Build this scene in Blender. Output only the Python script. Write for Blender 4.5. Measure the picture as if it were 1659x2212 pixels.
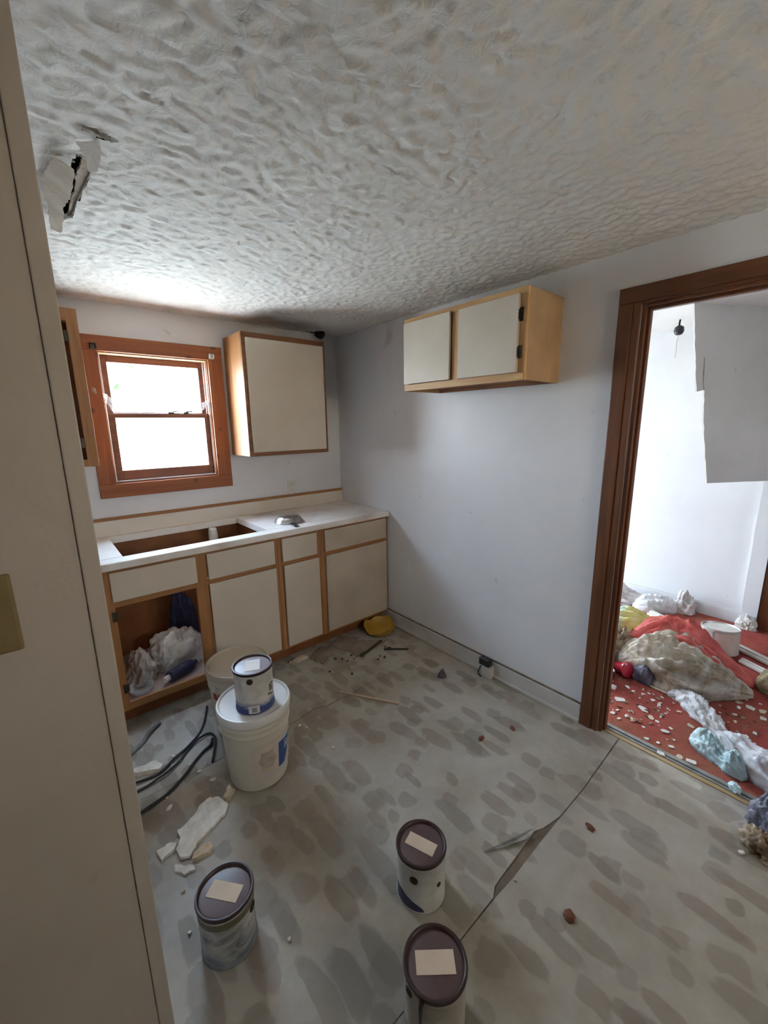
import bpy, bmesh, math, random
from mathutils import Vector, Matrix, noise

SC = bpy.context.scene
COL = SC.collection
for _o in list(bpy.data.objects):
    bpy.data.objects.remove(_o)
R = math.radians

# ---------------------------------------------------------------- camera
cam_data = bpy.data.cameras.new('camera')
cam_data.sensor_fit = 'HORIZONTAL'
cam_data.sensor_width = 36.0
cam_data.lens = 897.5 / 1659 * 36.0
cam_data.clip_start = 0.02
cam = bpy.data.objects.new('camera', cam_data)
COL.objects.link(cam)
_f = Vector((0.63168, 0.74724, -0.20644))
_r = Vector((0.76180, -0.64767, -0.01334))
_u = Vector((0.14367, 0.14884, 0.97837))
cam.matrix_world = Matrix(((_r.x, _u.x, -_f.x, -2.027), (_r.y, _u.y, -_f.y, -2.972),
                           (_r.z, _u.z, -_f.z, 1.559), (0, 0, 0, 1)))
SC.camera = cam

# ---------------------------------------------------------------- world, sun, exposure
SUN_EL, SKY_STR, SUN_STR, EXPOSURE = 42, 7.0, 15.0, 2.92
world = bpy.data.worlds.new('world')
SC.world = world
world.use_nodes = True
wn = world.node_tree
wn.nodes.clear()
w_out = wn.nodes.new('ShaderNodeOutputWorld')
w_bg = wn.nodes.new('ShaderNodeBackground')
# thin even overcast: a bluish white sky, a little whiter towards the horizon
w_sky = wn.nodes.new('ShaderNodeValToRGB')
w_sky.color_ramp.elements[0].position, w_sky.color_ramp.elements[0].color = 0.45, (0.82, 0.91, 1.0, 1)
w_sky.color_ramp.elements[1].position, w_sky.color_ramp.elements[1].color = 0.9, (0.52, 0.72, 1.0, 1)
w_tc = wn.nodes.new('ShaderNodeTexCoord')
w_sep = wn.nodes.new('ShaderNodeSeparateXYZ')
w_map = wn.nodes.new('ShaderNodeMapRange')
w_map.inputs[1].default_value, w_map.inputs[2].default_value = -1.0, 1.0
wn.links.new(w_tc.outputs['Generated'], w_sep.inputs[0])
wn.links.new(w_sep.outputs[2], w_map.inputs[0])
wn.links.new(w_map.outputs[0], w_sky.inputs[0])
w_bg.inputs['Strength'].default_value = SKY_STR
wn.links.new(w_sky.outputs[0], w_bg.inputs['Color'])
wn.links.new(w_bg.outputs[0], w_out.inputs['Surface'])

sun_data = bpy.data.lights.new('sun', 'SUN')
sun_data.energy = SUN_STR
sun_data.angle = R(0.6)
sun_data.color = (1.0, 0.95, 0.87)
sun = bpy.data.objects.new('sun', sun_data)
COL.objects.link(sun)
# the sun stands at the side of the house and slightly behind it, so no sunbeam falls through the kitchen window
_sd = Vector((-0.97 * math.cos(R(SUN_EL)), -0.24 * math.cos(R(SUN_EL)), math.sin(R(SUN_EL)))).normalized()
sun.rotation_euler = _sd.to_track_quat('Z', 'Y').to_euler()


def portal(loc, rot, sx, sy):
    ld = bpy.data.lights.new('window_portal', 'AREA')
    ld.shape = 'RECTANGLE'
    ld.size, ld.size_y = sx, sy
    ld.cycles.is_portal = True
    lo = bpy.data.objects.new('window_portal', ld)
    COL.objects.link(lo)
    lo.location = loc
    lo.rotation_euler = rot


portal((-1.34, 0.13, 1.61), (R(-90), 0, 0), 0.64, 0.80)      # kitchen window, shines towards -y
portal((1.08, 0.13, 1.0), (R(-90), 0, 0), 0.68, 2.0)         # glazed hall door
portal((-0.6, -4.53, 1.74), (R(90), 0, 0), 0.56, 0.48)          # added fill window behind the camera, unseen
portal((1.04, -4.53, 1.5), (R(90), 0, 0), 0.3, 0.4)           # small added fill window at the far end of the hall, unseen

SC.view_settings.view_transform = 'Standard'
SC.view_settings.look = 'None'
SC.view_settings.gamma = 1.0
SC.view_settings.exposure = EXPOSURE
SC.view_settings.use_curve_mapping = False
SC.cycles.use_denoising = True
SC.cycles.max_bounces = 7
SC.cycles.diffuse_bounces = 5
SC.cycles.glossy_bounces = 2
SC.cycles.transparent_max_bounces = 8
SC.cycles.use_adaptive_sampling = True
SC.cycles.adaptive_threshold = 0.04
SC.cycles.sample_clamp_indirect = 8.0
SC.cycles.caustics_reflective = False
SC.cycles.caustics_refractive = False


# ---------------------------------------------------------------- material helpers
class NT:
    def __init__(self, name):
        self.m = bpy.data.materials.new(name)
        self.m.use_nodes = True
        self.t = self.m.node_tree
        self.t.nodes.clear()
        self.out = self.t.nodes.new('ShaderNodeOutputMaterial')
        self.b = self.t.nodes.new('ShaderNodeBsdfPrincipled')
        self.l(self.b.outputs[0], self.out.inputs['Surface'])
        self.tc = None

    def l(self, a, b):
        self.t.links.new(a, b)

    def n(self, typ, **kw):
        nd = self.t.nodes.new(typ)
        for k, v in kw.items():
            if k.startswith('i_'):
                nd.inputs[k[2:].replace('_', ' ')].default_value = v
            else:
                setattr(nd, k, v)
        return nd

    def coords(self, scale=(1, 1, 1), rot=(0, 0, 0), loc=(0, 0, 0)):
        if self.tc is None:
            self.tc = self.n('ShaderNodeTexCoord')
        mp = self.n('ShaderNodeMapping')
        mp.inputs['Scale'].default_value = scale
        mp.inputs['Rotation'].default_value = rot
        mp.inputs['Location'].default_value = loc
        self.l(self.tc.outputs['Object'], mp.inputs['Vector'])
        return mp.outputs[0]

    def noise(self, vec, scale, detail=4, rough=0.55, dist=0.0):
        nd = self.n('ShaderNodeTexNoise')
        nd.inputs['Scale'].default_value = scale
        nd.inputs['Detail'].default_value = detail
        nd.inputs['Roughness'].default_value = rough
        nd.inputs['Distortion'].default_value = dist
        self.l(vec, nd.inputs['Vector'])
        return nd.outputs['Fac']

    def ramp(self, fac, stops):
        r = self.n('ShaderNodeValToRGB')
        e = r.color_ramp.elements
        while len(e) < len(stops):
            e.new(0.5)
        for k, (p, c) in enumerate(stops):
            e[k].position = p
            e[k].color = (c, c, c, 1) if isinstance(c, (int, float)) else (*c, 1)
        self.l(fac, r.inputs[0])
        return r.outputs[0]

    def mix(self, fac, a, b, mode='MIX'):
        m = self.n('ShaderNodeMix', data_type='RGBA', blend_type=mode)
        for sock, v in ((m.inputs[0], fac), (m.inputs[6], a), (m.inputs[7], b)):
            if isinstance(v, (int, float)):
                sock.default_value = v
            elif isinstance(v, tuple):
                sock.default_value = (*v, 1)
            else:
                self.l(v, sock)
        return m.outputs[2]

    def math(self, op, a, b=0.0):
        m = self.n('ShaderNodeMath', operation=op)
        for sock, v in ((m.inputs[0], a), (m.inputs[1], b)):
            if isinstance(v, (int, float)):
                sock.default_value = v
            else:
                self.l(v, sock)
        return m.outputs[0]

    def bump(self, h, strength=0.3, dist=0.01):
        b = self.n('ShaderNodeBump')
        b.inputs['Strength'].default_value = strength
        b.inputs['Distance'].default_value = dist
        self.l(h, b.inputs['Height'])
        self.l(b.outputs[0], self.b.inputs['Normal'])

    def set(self, color=None, rough=0.6, metal=0.0, spec=None):
        if color is not None:
            if isinstance(color, tuple):
                self.b.inputs['Base Color'].default_value = (*color, 1)
            else:
                self.l(color, self.b.inputs['Base Color'])
        if isinstance(rough, (int, float)):
            self.b.inputs['Roughness'].default_value = rough
        else:
            self.l(rough, self.b.inputs['Roughness'])
        self.b.inputs['Metallic'].default_value = metal
        if spec is not None:
            self.b.inputs['Specular IOR Level'].default_value = spec
        return self.m


def plain(name, c1, c2=None, scale=6.0, rough=0.6, metal=0.0, bump=0.0, bscale=60.0, lo=0.35, hi=0.65, spec=None, stretch=(1, 1, 1)):
    t = NT(name)
    v = t.coords(stretch)
    c2 = c2 or tuple(x * 0.8 for x in c1)
    col = t.ramp(t.noise(v, scale, 5), [(lo, c2), (hi, c1)])
    if bump:
        t.bump(t.noise(t.coords(), bscale, 3), bump, 0.004)
    return t.set(col, rough, metal, spec)


def wood(name, light, dark, axis, rough=0.5, knots=False):
    t = NT(name)
    s = [26.0, 26.0, 26.0]
    s['xyz'.index(axis)] = 1.6
    v = t.coords(tuple(s))
    g = t.noise(v, 1.0, 6, 0.6, 0.6)
    col = t.ramp(g, [(0.32, dark), (0.5, tuple((a + b) / 2 for a, b in zip(light, dark))), (0.68, light)])
    if knots:
        vo = t.n('ShaderNodeTexVoronoi')
        vo.inputs['Scale'].default_value = 7.0
        t.l(t.coords(), vo.inputs['Vector'])
        k = t.ramp(vo.outputs['Distance'], [(0.08, 1.0), (0.16, 0.0)])
        col = t.mix(t.math('MULTIPLY', k, 0.75), col, tuple(x * 0.35 for x in dark))
    t.bump(g, 0.15, 0.002)
    return t.set(col, rough)


MAT = {}


def wall_mat(name, base, dirty, rough, scale=1.3, lo=0.35, hi=0.6, bump=0.12):
    t = NT(name)
    v = t.coords()
    a = t.noise(v, scale, 6, 0.6)
    col = t.ramp(a, [(lo, dirty), (hi, base)])
    sp = t.ramp(t.noise(t.coords((1, 1, 1), (0, 0, 0), (7, 3, 1)), 9.0, 2), [(0.24, 1.0), (0.28, 0.0)])
    col = t.mix(t.math('MULTIPLY', sp, 0.35), col, tuple(x * 0.6 for x in dirty))
    t.bump(t.noise(v, 90.0, 3), bump, 0.003)
    return t.set(col, rough)


MAT['wall'] = wall_mat('wall_paint', (0.74, 0.74, 0.765), (0.67, 0.67, 0.69), 0.36)
MAT['partition'] = wall_mat('partition_paint', (0.47, 0.43, 0.39), (0.39, 0.35, 0.30), 0.6, 1.0)
MAT['hall_wall'] = wall_mat('hall_paint', (0.70, 0.70, 0.70), (0.64, 0.64, 0.64), 0.6)
MAT['plaster'] = plain('torn_plaster', (0.62, 0.56, 0.47), (0.5, 0.42, 0.33), 14, 0.9, bump=0.3, bscale=120)
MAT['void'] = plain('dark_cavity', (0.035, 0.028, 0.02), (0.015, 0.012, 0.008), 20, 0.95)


def ceiling_mat():
    t = NT('ceiling_texture_coat')
    v = t.coords()
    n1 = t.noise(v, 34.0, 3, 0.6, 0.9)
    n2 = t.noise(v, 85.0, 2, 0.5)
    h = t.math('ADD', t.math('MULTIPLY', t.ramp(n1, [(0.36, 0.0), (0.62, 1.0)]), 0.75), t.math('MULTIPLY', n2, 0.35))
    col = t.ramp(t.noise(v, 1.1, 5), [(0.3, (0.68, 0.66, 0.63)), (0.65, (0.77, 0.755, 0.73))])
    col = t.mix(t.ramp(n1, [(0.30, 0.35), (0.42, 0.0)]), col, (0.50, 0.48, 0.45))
    t.bump(h, 0.3, 0.005)
    return t.set(col, 0.85)


MAT['ceiling'] = ceiling_mat()


def vinyl_mat():
    t = NT('flagstone_print_vinyl')
    base = t.ramp(t.noise(t.coords(), 3.2, 6, 0.65), [(0.3, (0.345, 0.305, 0.25)), (0.7, (0.48, 0.445, 0.385))])

    def stones(sc, rot, loc, r0, keep, dist):
        vec = t.coords(sc, rot, loc)
        nz = t.n('ShaderNodeTexNoise')
        nz.inputs['Scale'].default_value = 1.3
        nz.inputs['Detail'].default_value = 3.0
        t.l(vec, nz.inputs['Vector'])
        add = t.n('ShaderNodeMixRGB', blend_type='LINEAR_LIGHT')
        add.inputs[0].default_value = dist
        t.l(vec, add.inputs[1])
        t.l(nz.outputs['Color'], add.inputs[2])
        vo = t.n('ShaderNodeTexVoronoi', voronoi_dimensions='2D', distance='MINKOWSKI')
        vo.inputs['Scale'].default_value = 1.0
        vo.inputs['Exponent'].default_value = 2.8
        vo.inputs['Randomness'].default_value = 0.62
        t.l(add.outputs[0], vo.inputs['Vector'])
        sep = t.n('ShaderNodeSeparateColor')
        t.l(vo.outputs['Color'], sep.inputs[0])
        rad = t.math('MULTIPLY', t.math('ADD', t.math('MULTIPLY', sep.outputs[2], 0.7), 0.62), r0)
        ratio = t.math('DIVIDE', vo.outputs['Distance'], rad)
        inside_ = t.ramp(t.math('MULTIPLY', ratio, 0.5), [(0.44, 1.0), (0.54, 0.0)])
        on = t.math('LESS_THAN', sep.outputs[0], keep)
        tone = t.ramp(sep.outputs[1], [(0.0, (0.20, 0.155, 0.115)), (0.35, (0.25, 0.19, 0.165)), (0.65, (0.17, 0.155, 0.125)), (1.0, (0.29, 0.235, 0.20))])
        return t.math('MULTIPLY', inside_, on), tone

    m1, c1 = stones((11.5, 4.4, 1), (0, 0, R(3)), (0.3, 0.1, 0), 0.36, 0.62, 0.26)
    m2, c2 = stones((10.0, 8.2, 1), (0, 0, R(-14)), (4.7, 2.1, 0), 0.36, 0.50, 0.26)
    col = t.mix(t.math('MULTIPLY', m2, 0.56), base, c2)
    col = t.mix(t.math('MULTIPLY', m1, 0.60), col, c1)
    grit = t.ramp(t.noise(t.coords(), 0.9, 7, 0.7), [(0.40, 0.0), (0.62, 1.0)])
    col = t.mix(t.math('MULTIPLY', grit, 0.6), col, (0.21, 0.155, 0.095))
    dust = t.ramp(t.noise(t.coords((1, 1, 1), (0, 0, 0), (3, 9, 0)), 2.2, 7, 0.7), [(0.48, 0.0), (0.70, 1.0)])
    col = t.mix(t.math('MULTIPLY', dust, 0.35), col, (0.44, 0.43, 0.40))
    t.bump(t.noise(t.coords(), 45, 4), 0.15, 0.003)
    rg = t.ramp(t.noise(t.coords(), 2.5, 4), [(0.3, 0.42), (0.7, 0.68)])
    return t.set(col, rg)


MAT['vinyl'] = vinyl_mat()
MAT['subfloor'] = plain('old_subfloor', (0.22, 0.17, 0.125), (0.13, 0.10, 0.07), 9, 0.9, bump=0.3)


def carpet_mat():
    t = NT('red_carpet')
    red = t.ramp(t.noise(t.coords(), 5.0, 6, 0.65), [(0.3, (0.30, 0.060, 0.045)), (0.7, (0.47, 0.105, 0.085))])
    worn = t.ramp(t.noise(t.coords((1, 1, 1), (0, 0, 0), (2, 5, 0)), 1.7, 6, 0.65), [(0.46, 0.0), (0.66, 1.0)])
    col = t.mix(t.math('MULTIPLY', worn, 0.75), red, (0.33, 0.15, 0.08))
    t.bump(t.noise(t.coords(), 220, 3, 0.7), 0.8, 0.01)
    return t.set(col, 0.95, 0.0, 0.1)


MAT['carpet'] = carpet_mat()
OAK_L, OAK_D = (0.43, 0.205, 0.07), (0.27, 0.11, 0.035)
MAT['oak_x'] = wood('oak_grain_x', OAK_L, OAK_D, 'x')
MAT['oak_y'] = wood('oak_grain_y', OAK_L, OAK_D, 'y')
MAT['oak_z'] = wood('oak_grain_z', OAK_L, OAK_D, 'z')
MAT['oak_backlit'] = wood('oak_backlit_shade', (0.26, 0.105, 0.036), (0.15, 0.055, 0.02), 'x')  # same oak darkened: the face frame's backlit shade is put into the colour
MAT['maple_y'] = wood('pale_oak_grain_y', (0.62, 0.38, 0.16), (0.46, 0.25, 0.09), 'y')
MAT['maple_z'] = wood('pale_oak_grain_z', (0.60, 0.36, 0.15), (0.44, 0.23, 0.08), 'z')
MAT['side_panel'] = plain('cabinet_side_board', (0.48, 0.31, 0.16), (0.38, 0.23, 0.11), 5, 0.55)
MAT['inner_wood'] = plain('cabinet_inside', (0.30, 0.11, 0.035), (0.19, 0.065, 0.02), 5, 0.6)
MAT['cab_floor'] = plain('cabinet_shelf', (0.50, 0.38, 0.34), (0.38, 0.27, 0.23), 6, 0.6)
MAT['pine_x'] = wood('window_pine_x', (0.36, 0.115, 0.034), (0.22, 0.058, 0.018), 'x', 0.55, True)
MAT['pine_z'] = wood('window_pine_z', (0.36, 0.115, 0.034), (0.22, 0.058, 0.018), 'z', 0.55, True)
MAT['pine_pale'] = wood('window_reveal_pine', (0.70, 0.46, 0.25), (0.55, 0.32, 0.14), 'x', 0.5)
MAT['sash'] = wood('sash_wood', (0.26, 0.085, 0.04), (0.15, 0.045, 0.022), 'x', 0.45)
MAT['door_y'] = wood('doorway_wood_y', (0.185, 0.066, 0.024), (0.092, 0.031, 0.012), 'y', 0.42)
MAT['door_z'] = wood('doorway_wood_z', (0.185, 0.066, 0.024), (0.092, 0.031, 0.012), 'z', 0.42)
MAT['laminate'] = plain('beige_laminate', (0.62, 0.545, 0.45), (0.56, 0.48, 0.39), 2.5, 0.5, bump=0.05, bscale=150)
MAT['laminate_old'] = plain('stained_laminate', (0.53, 0.45, 0.36), (0.43, 0.35, 0.27), 3.5, 0.5, bump=0.05, bscale=150)
MAT['counter'] = plain('worktop_laminate', (0.78, 0.74, 0.70), (0.55, 0.46, 0.40), 3.6, 0.35, lo=0.3, hi=0.52)
MAT['splash'] = plain('backsplash_laminate', (0.72, 0.66, 0.58), (0.64, 0.57, 0.48), 3, 0.4)
MAT['hinge'] = plain('tarnished_hinge', (0.10, 0.08, 0.06), (0.05, 0.04, 0.03), 20, 0.4, 0.7)
MAT['baseboard'] = plain('painted_baseboard', (0.62, 0.59, 0.56), (0.52, 0.48, 0.44), 4, 0.45)
MAT['base_groove'] = plain('baseboard_top_groove', (0.25, 0.19, 0.14), (0.15, 0.11, 0.08), 18, 0.8)
MAT['white_plastic'] = plain('white_plastic', (0.72, 0.71, 0.68), (0.62, 0.60, 0.56), 6, 0.4)
MAT['ivory_plastic'] = plain('yellowed_plastic', (0.25, 0.19, 0.085), (0.19, 0.14, 0.06), 12, 0.45)
MAT['black_plastic'] = plain('black_plastic', (0.018, 0.018, 0.02), (0.010, 0.010, 0.012), 12, 0.4)
MAT['steel'] = plain('worn_steel', (0.62, 0.62, 0.62), (0.42, 0.41, 0.40), 12, 0.28, 1.0)
MAT['alu'] = plain('aluminium_track', (0.80, 0.80, 0.82), (0.65, 0.65, 0.67), 12, 0.3, 0.8)
MAT['threshold'] = plain('threshold_metal', (0.36, 0.35, 0.33), (0.22, 0.21, 0.19), 15, 0.45, 0.6)
MAT['thresh_dark'] = plain('threshold_groove', (0.05, 0.05, 0.05), (0.03, 0.03, 0.03), 15, 0.7)
MAT['thresh_wood'] = wood('threshold_wood', (0.42, 0.30, 0.15), (0.28, 0.18, 0.08), 'y')
MAT['ground'] = plain('pale_yard', (0.58, 0.57, 0.53), (0.46, 0.46, 0.40), 0.4, 0.95)
MAT['siding'] = plain('house_siding', (0.6, 0.6, 0.58), (0.5, 0.5, 0.48), 1, 0.8)
MAT['leaf'] = plain('tree_leaves', (0.09, 0.14, 0.06), (0.04, 0.07, 0.03), 3, 0.8)
MAT['bark'] = plain('tree_bark', (0.12, 0.09, 0.07), (0.06, 0.045, 0.035), 12, 0.95)


def glass_mat(name, tint, refl):
    m = bpy.data.materials.new(name)
    m.use_nodes = True
    t = m.node_tree
    t.nodes.clear()
    o = t.nodes.new('ShaderNodeOutputMaterial')
    mx = t.nodes.new('ShaderNodeMixShader')
    tr = t.nodes.new('ShaderNodeBsdfTransparent')
    gl = t.nodes.new('ShaderNodeBsdfGlossy')
    tr.inputs['Color'].default_value = (*tint, 1)
    gl.inputs['Roughness'].default_value = 0.02
    mx.inputs[0].default_value = refl
    t.links.new(tr.outputs[0], mx.inputs[1])
    t.links.new(gl.outputs[0], mx.inputs[2])
    t.links.new(mx.outputs[0], o.inputs['Surface'])
    return m


MAT['fill_glass'] = glass_mat('warm_fill_glass', (0.92, 0.80, 0.66), 0.05)  # tint made up to warm the fill light from the added rear window
MAT['glass'] = glass_mat('window_glass', (0.97, 0.98, 0.98), 0.05)


def film_mat(name, color, alpha, rough=0.35):
    """thin cloudy plastic film: part see-through, part scattering"""
    t = NT(name)
    v = t.coords()
    t.set(color, rough)
    t.b.inputs['Alpha'].default_value = alpha
    t.bump(t.noise(v, 70, 3), 0.3, 0.004)
    return t.m


MAT['film'] = film_mat('cloudy_film', (0.85, 0.86, 0.88), 0.55)
MAT['web'] = film_mat('cobweb', (0.9, 0.9, 0.92), 0.28)


def bag_mat(name, color, rough=0.45, c2=None, trans=0.0):
    t = NT(name)
    v = t.coords()
    c2 = c2 or tuple(x * 0.72 for x in color)
    col = t.ramp(t.noise(v, 9, 5, 0.6), [(0.35, c2), (0.62, color)])
    t.bump(t.noise(v, 38, 5, 0.65, 1.2), 0.55, 0.012)
    t.set(col, rough)
    if trans:
        t.b.inputs['Subsurface Weight'].default_value = trans
        t.b.inputs['Subsurface Radius'].default_value = (0.03, 0.03, 0.03)
    return t.m


MAT['bag_white'] = bag_mat('white_bag', (0.80, 0.78, 0.77))
MAT['bag_shelf'] = bag_mat('shelf_bag', (0.66, 0.62, 0.60), c2=(0.48, 0.42, 0.38))
MAT['bag_tan'] = bag_mat('tan_bag', (0.44, 0.32, 0.20), c2=(0.14, 0.085, 0.045))
def yellow_bag_mat():
    t = NT('yellow_bag_print')
    v = t.coords()
    sep = t.n('ShaderNodeSeparateXYZ')
    t.l(v, sep.inputs[0])
    yel = t.ramp(t.noise(v, 11, 5, 0.6), [(0.3, (0.58, 0.52, 0.16)), (0.55, (0.76, 0.70, 0.24)), (0.72, (0.80, 0.78, 0.55))])
    mr = t.n('ShaderNodeMapRange')
    mr.inputs[1].default_value, mr.inputs[2].default_value = 0.02, 0.10
    t.l(t.math('ADD', sep.outputs[1], t.math('MULTIPLY', t.math('SUBTRACT', t.noise(v, 14, 3), 0.5), 0.12)), mr.inputs[0])
    col = t.mix(mr.outputs[0], yel, (0.42, 0.62, 0.58))
    t.bump(t.noise(v, 38, 5, 0.65, 1.2), 0.5, 0.012)
    return t.set(col, 0.4)


MAT['bag_yellow'] = yellow_bag_mat()
MAT['bag_cream'] = bag_mat('cream_paper', (0.74, 0.70, 0.45))
MAT['bag_teal'] = bag_mat('pale_blue_bag', (0.56, 0.72, 0.72), c2=(0.40, 0.55, 0.58))
MAT['cloth_red'] = bag_mat('red_cloth', (0.74, 0.17, 0.13), 0.6, c2=(0.55, 0.06, 0.05))
MAT['cloth_grey'] = bag_mat('dirty_sheeting', (0.66, 0.60, 0.52), 0.7, c2=(0.42, 0.33, 0.22))
def sheeting_mat():
    t = NT('dirty_sheeting_folds')
    v = t.coords((2.2, 15, 9), (0, 0, R(70)))
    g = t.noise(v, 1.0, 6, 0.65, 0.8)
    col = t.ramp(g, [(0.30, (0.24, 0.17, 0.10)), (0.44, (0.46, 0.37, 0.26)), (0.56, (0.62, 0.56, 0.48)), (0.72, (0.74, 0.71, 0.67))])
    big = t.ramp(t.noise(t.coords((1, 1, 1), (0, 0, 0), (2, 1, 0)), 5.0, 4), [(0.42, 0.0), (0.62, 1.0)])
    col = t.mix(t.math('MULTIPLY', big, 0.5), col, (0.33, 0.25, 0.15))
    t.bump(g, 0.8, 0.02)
    return t.set(col, 0.8)


MAT['cloth_grey'] = sheeting_mat()
MAT['insulation'] = bag_mat('old_insulation', (0.40, 0.32, 0.19), 0.95, c2=(0.20, 0.15, 0.08))
MAT['navy'] = bag_mat('navy_plastic', (0.035, 0.035, 0.11), 0.35, c2=(0.02, 0.02, 0.06))
MAT['bag_grey'] = bag_mat('grey_purple_bag', (0.20, 0.19, 0.235), 0.4, c2=(0.05, 0.045, 0.065))
MAT['chip'] = plain('plaster_chip', (0.78, 0.75, 0.70), (0.62, 0.56, 0.48), 30, 0.85, bump=0.3, bscale=150)
MAT['chip_tan'] = plain('tan_plaster_chip', (0.66, 0.56, 0.42), (0.50, 0.38, 0.25), 30, 0.85)
MAT['cable'] = plain('black_cable', (0.022, 0.024, 0.03), (0.014, 0.014, 0.018), 30, 0.45)
MAT['hose'] = plain('dusty_hose', (0.20, 0.22, 0.22), (0.12, 0.13, 0.13), 30, 0.6)
MAT['stick'] = wood('bare_stick', (0.55, 0.42, 0.30), (0.40, 0.28, 0.18), 'x')
MAT['rot_stick'] = plain('rotten_stick', (0.06, 0.045, 0.03), (0.03, 0.022, 0.015), 18, 0.9)
MAT['yellow'] = plain('mustard_plastic', (0.50, 0.30, 0.04), (0.38, 0.21, 0.03), 8, 0.4)
MAT['red_gloss'] = plain('glossy_red_plastic', (0.55, 0.03, 0.06), (0.42, 0.015, 0.03), 6, 0.25)
MAT['purple'] = plain('dull_purple_lump', (0.11, 0.085, 0.11), (0.07, 0.05, 0.07), 20, 0.7)
MAT['moss'] = plain('dark_green_grit', (0.05, 0.065, 0.045), (0.03, 0.04, 0.03), 30, 0.8)
MAT['leafbrown'] = plain('dry_leaf', (0.26, 0.09, 0.045), (0.14, 0.05, 0.025), 40, 0.8)
MAT['lid_brown'] = plain('brown_lid_paint', (0.125, 0.075, 0.072), (0.085, 0.045, 0.042), 9, 0.42)
MAT['lid_rim'] = plain('rusty_lid_rim', (0.055, 0.026, 0.020), (0.030, 0.012, 0.010), 25, 0.4)
MAT['lid_lilac'] = plain('lilac_grey_lid_paint', (0.30, 0.26, 0.28), (0.22, 0.18, 0.20), 9, 0.4)
MAT['paper'] = plain('tan_paper_label', (0.60, 0.48, 0.36), (0.54, 0.42, 0.31), 14, 0.75)
MAT['paper_white'] = plain('white_paper_label', (0.74, 0.70, 0.67), (0.68, 0.63, 0.60), 14, 0.7)
MAT['bucket'] = plain('milky_bucket_plastic', (0.66, 0.62, 0.52), (0.57, 0.52, 0.42), 4, 0.42)
MAT['bucket_lid'] = plain('bucket_lid_plastic', (0.74, 0.73, 0.71), (0.66, 0.64, 0.61), 5, 0.4)
MAT['bucket_lid_old'] = plain('dingy_bucket_lid', (0.52, 0.45, 0.35), (0.46, 0.38, 0.28), 5, 0.4)
MAT['label_beige'] = plain('bucket_label', (0.66, 0.56, 0.48), (0.58, 0.48, 0.40), 11, 0.5)
MAT['label_print'] = plain('label_fine_print', (0.50, 0.43, 0.36), (0.40, 0.33, 0.26), 30, 0.5)
MAT['label_blue'] = plain('label_blue', (0.035, 0.10, 0.32), (0.025, 0.07, 0.25), 12, 0.5)
MAT['label_white'] = plain('label_white_print', (0.60, 0.60, 0.62), (0.52, 0.52, 0.54), 12, 0.5)
MAT['label_red'] = plain('label_red', (0.40, 0.025, 0.02), (0.30, 0.02, 0.015), 12, 0.5)
MAT['hole_brown'] = plain('rusty_ear', (0.055, 0.032, 0.018), (0.02, 0.010, 0.006), 30, 0.5)
MAT['ink'] = plain('dark_print', (0.06, 0.06, 0.08), (0.04, 0.04, 0.05), 30, 0.6)
MAT['label_sq'] = plain('grey_print', (0.30, 0.30, 0.30), (0.24, 0.24, 0.24), 60, 0.6)


def can_mat(name, body, blue, zlo, zhi, amount, streak):
    """printed can: white wrap, dark print towards the foot, dried drips"""
    t = NT(name)
    v = t.coords()
    sep = t.n('ShaderNodeSeparateXYZ')
    t.l(v, sep.inputs[0])
    n = t.noise(t.coords((9, 9, 22)), 1.0, 4, 0.6, 1.5)
    zz = t.math('ADD', sep.outputs[2], t.math('MULTIPLY', t.math('SUBTRACT', n, 0.5), amount))
    mr = t.n('ShaderNodeMapRange')
    mr.inputs[1].default_value, mr.inputs[2].default_value = zlo, zhi
    mr.inputs[3].default_value, mr.inputs[4].default_value = 1.0, 0.0
    t.l(zz, mr.inputs[0])
    base = t.ramp(t.noise(v, 26, 4), [(0.3, tuple(x * 0.8 for x in body)), (0.6, body)])
    col = t.mix(mr.outputs[0], base, blue)
    if streak:
        s = t.ramp(t.noise(t.coords((8, 8, 20), (0.5, 0.3, 0)), 1.0, 5, 0.65, 0.8), [(0.46, 0.0), (0.66, 1.0)])
        col = t.mix(t.math('MULTIPLY', s, streak), col, (0.07, 0.085, 0.11))
    return t.set(col, 0.42)


MAT['can_a'] = can_mat('smeared_can_wrap', (0.52, 0.50, 0.47), (0.20, 0.23, 0.25), 0.0, 0.10, 0.10, 0.8)
MAT['can_b'] = can_mat('white_can_wrap', (0.60, 0.58, 0.53), (0.46, 0.44, 0.40), 0.0, 0.05, 0.05, 0.0)
MAT['navy_print'] = plain('navy_print', (0.06, 0.07, 0.16), (0.03, 0.035, 0.08), 14, 0.45)
MAT['can_c'] = can_mat('dull_can_wrap', (0.46, 0.42, 0.35), (0.20, 0.17, 0.13), 0.0, 0.04, 0.08, 0.0)
MAT['can_d'] = can_mat('cream_can_wrap', (0.62, 0.59, 0.54), (0.035, 0.05, 0.19), 0.025, 0.055, 0.05, 0.0)
MAT['can_neck'] = plain('olive_can_neck', (0.20, 0.17, 0.10), (0.12, 0.10, 0.05), 16, 0.5)
MAT['can_hall'] = plain('pale_can_wrap', (0.62, 0.58, 0.52), (0.52, 0.47, 0.40), 14, 0.4)
MAT['can_tin'] = plain('tin_can_lid', (0.60, 0.58, 0.54), (0.48, 0.46, 0.42), 14, 0.35, 0.5)
MAT['strip_white'] = plain('white_painted_strip', (0.76, 0.73, 0.68), (0.62, 0.57, 0.50), 9, 0.6)
MAT['panel'] = wall_mat('ceiling_board_face', (0.66, 0.63, 0.60), (0.60, 0.57, 0.54), 0.85, 2.0, bump=0.6)
MAT['gypsum'] = plain('gypsum_edge', (0.50, 0.44, 0.37), (0.34, 0.28, 0.22), 30, 0.95)
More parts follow.
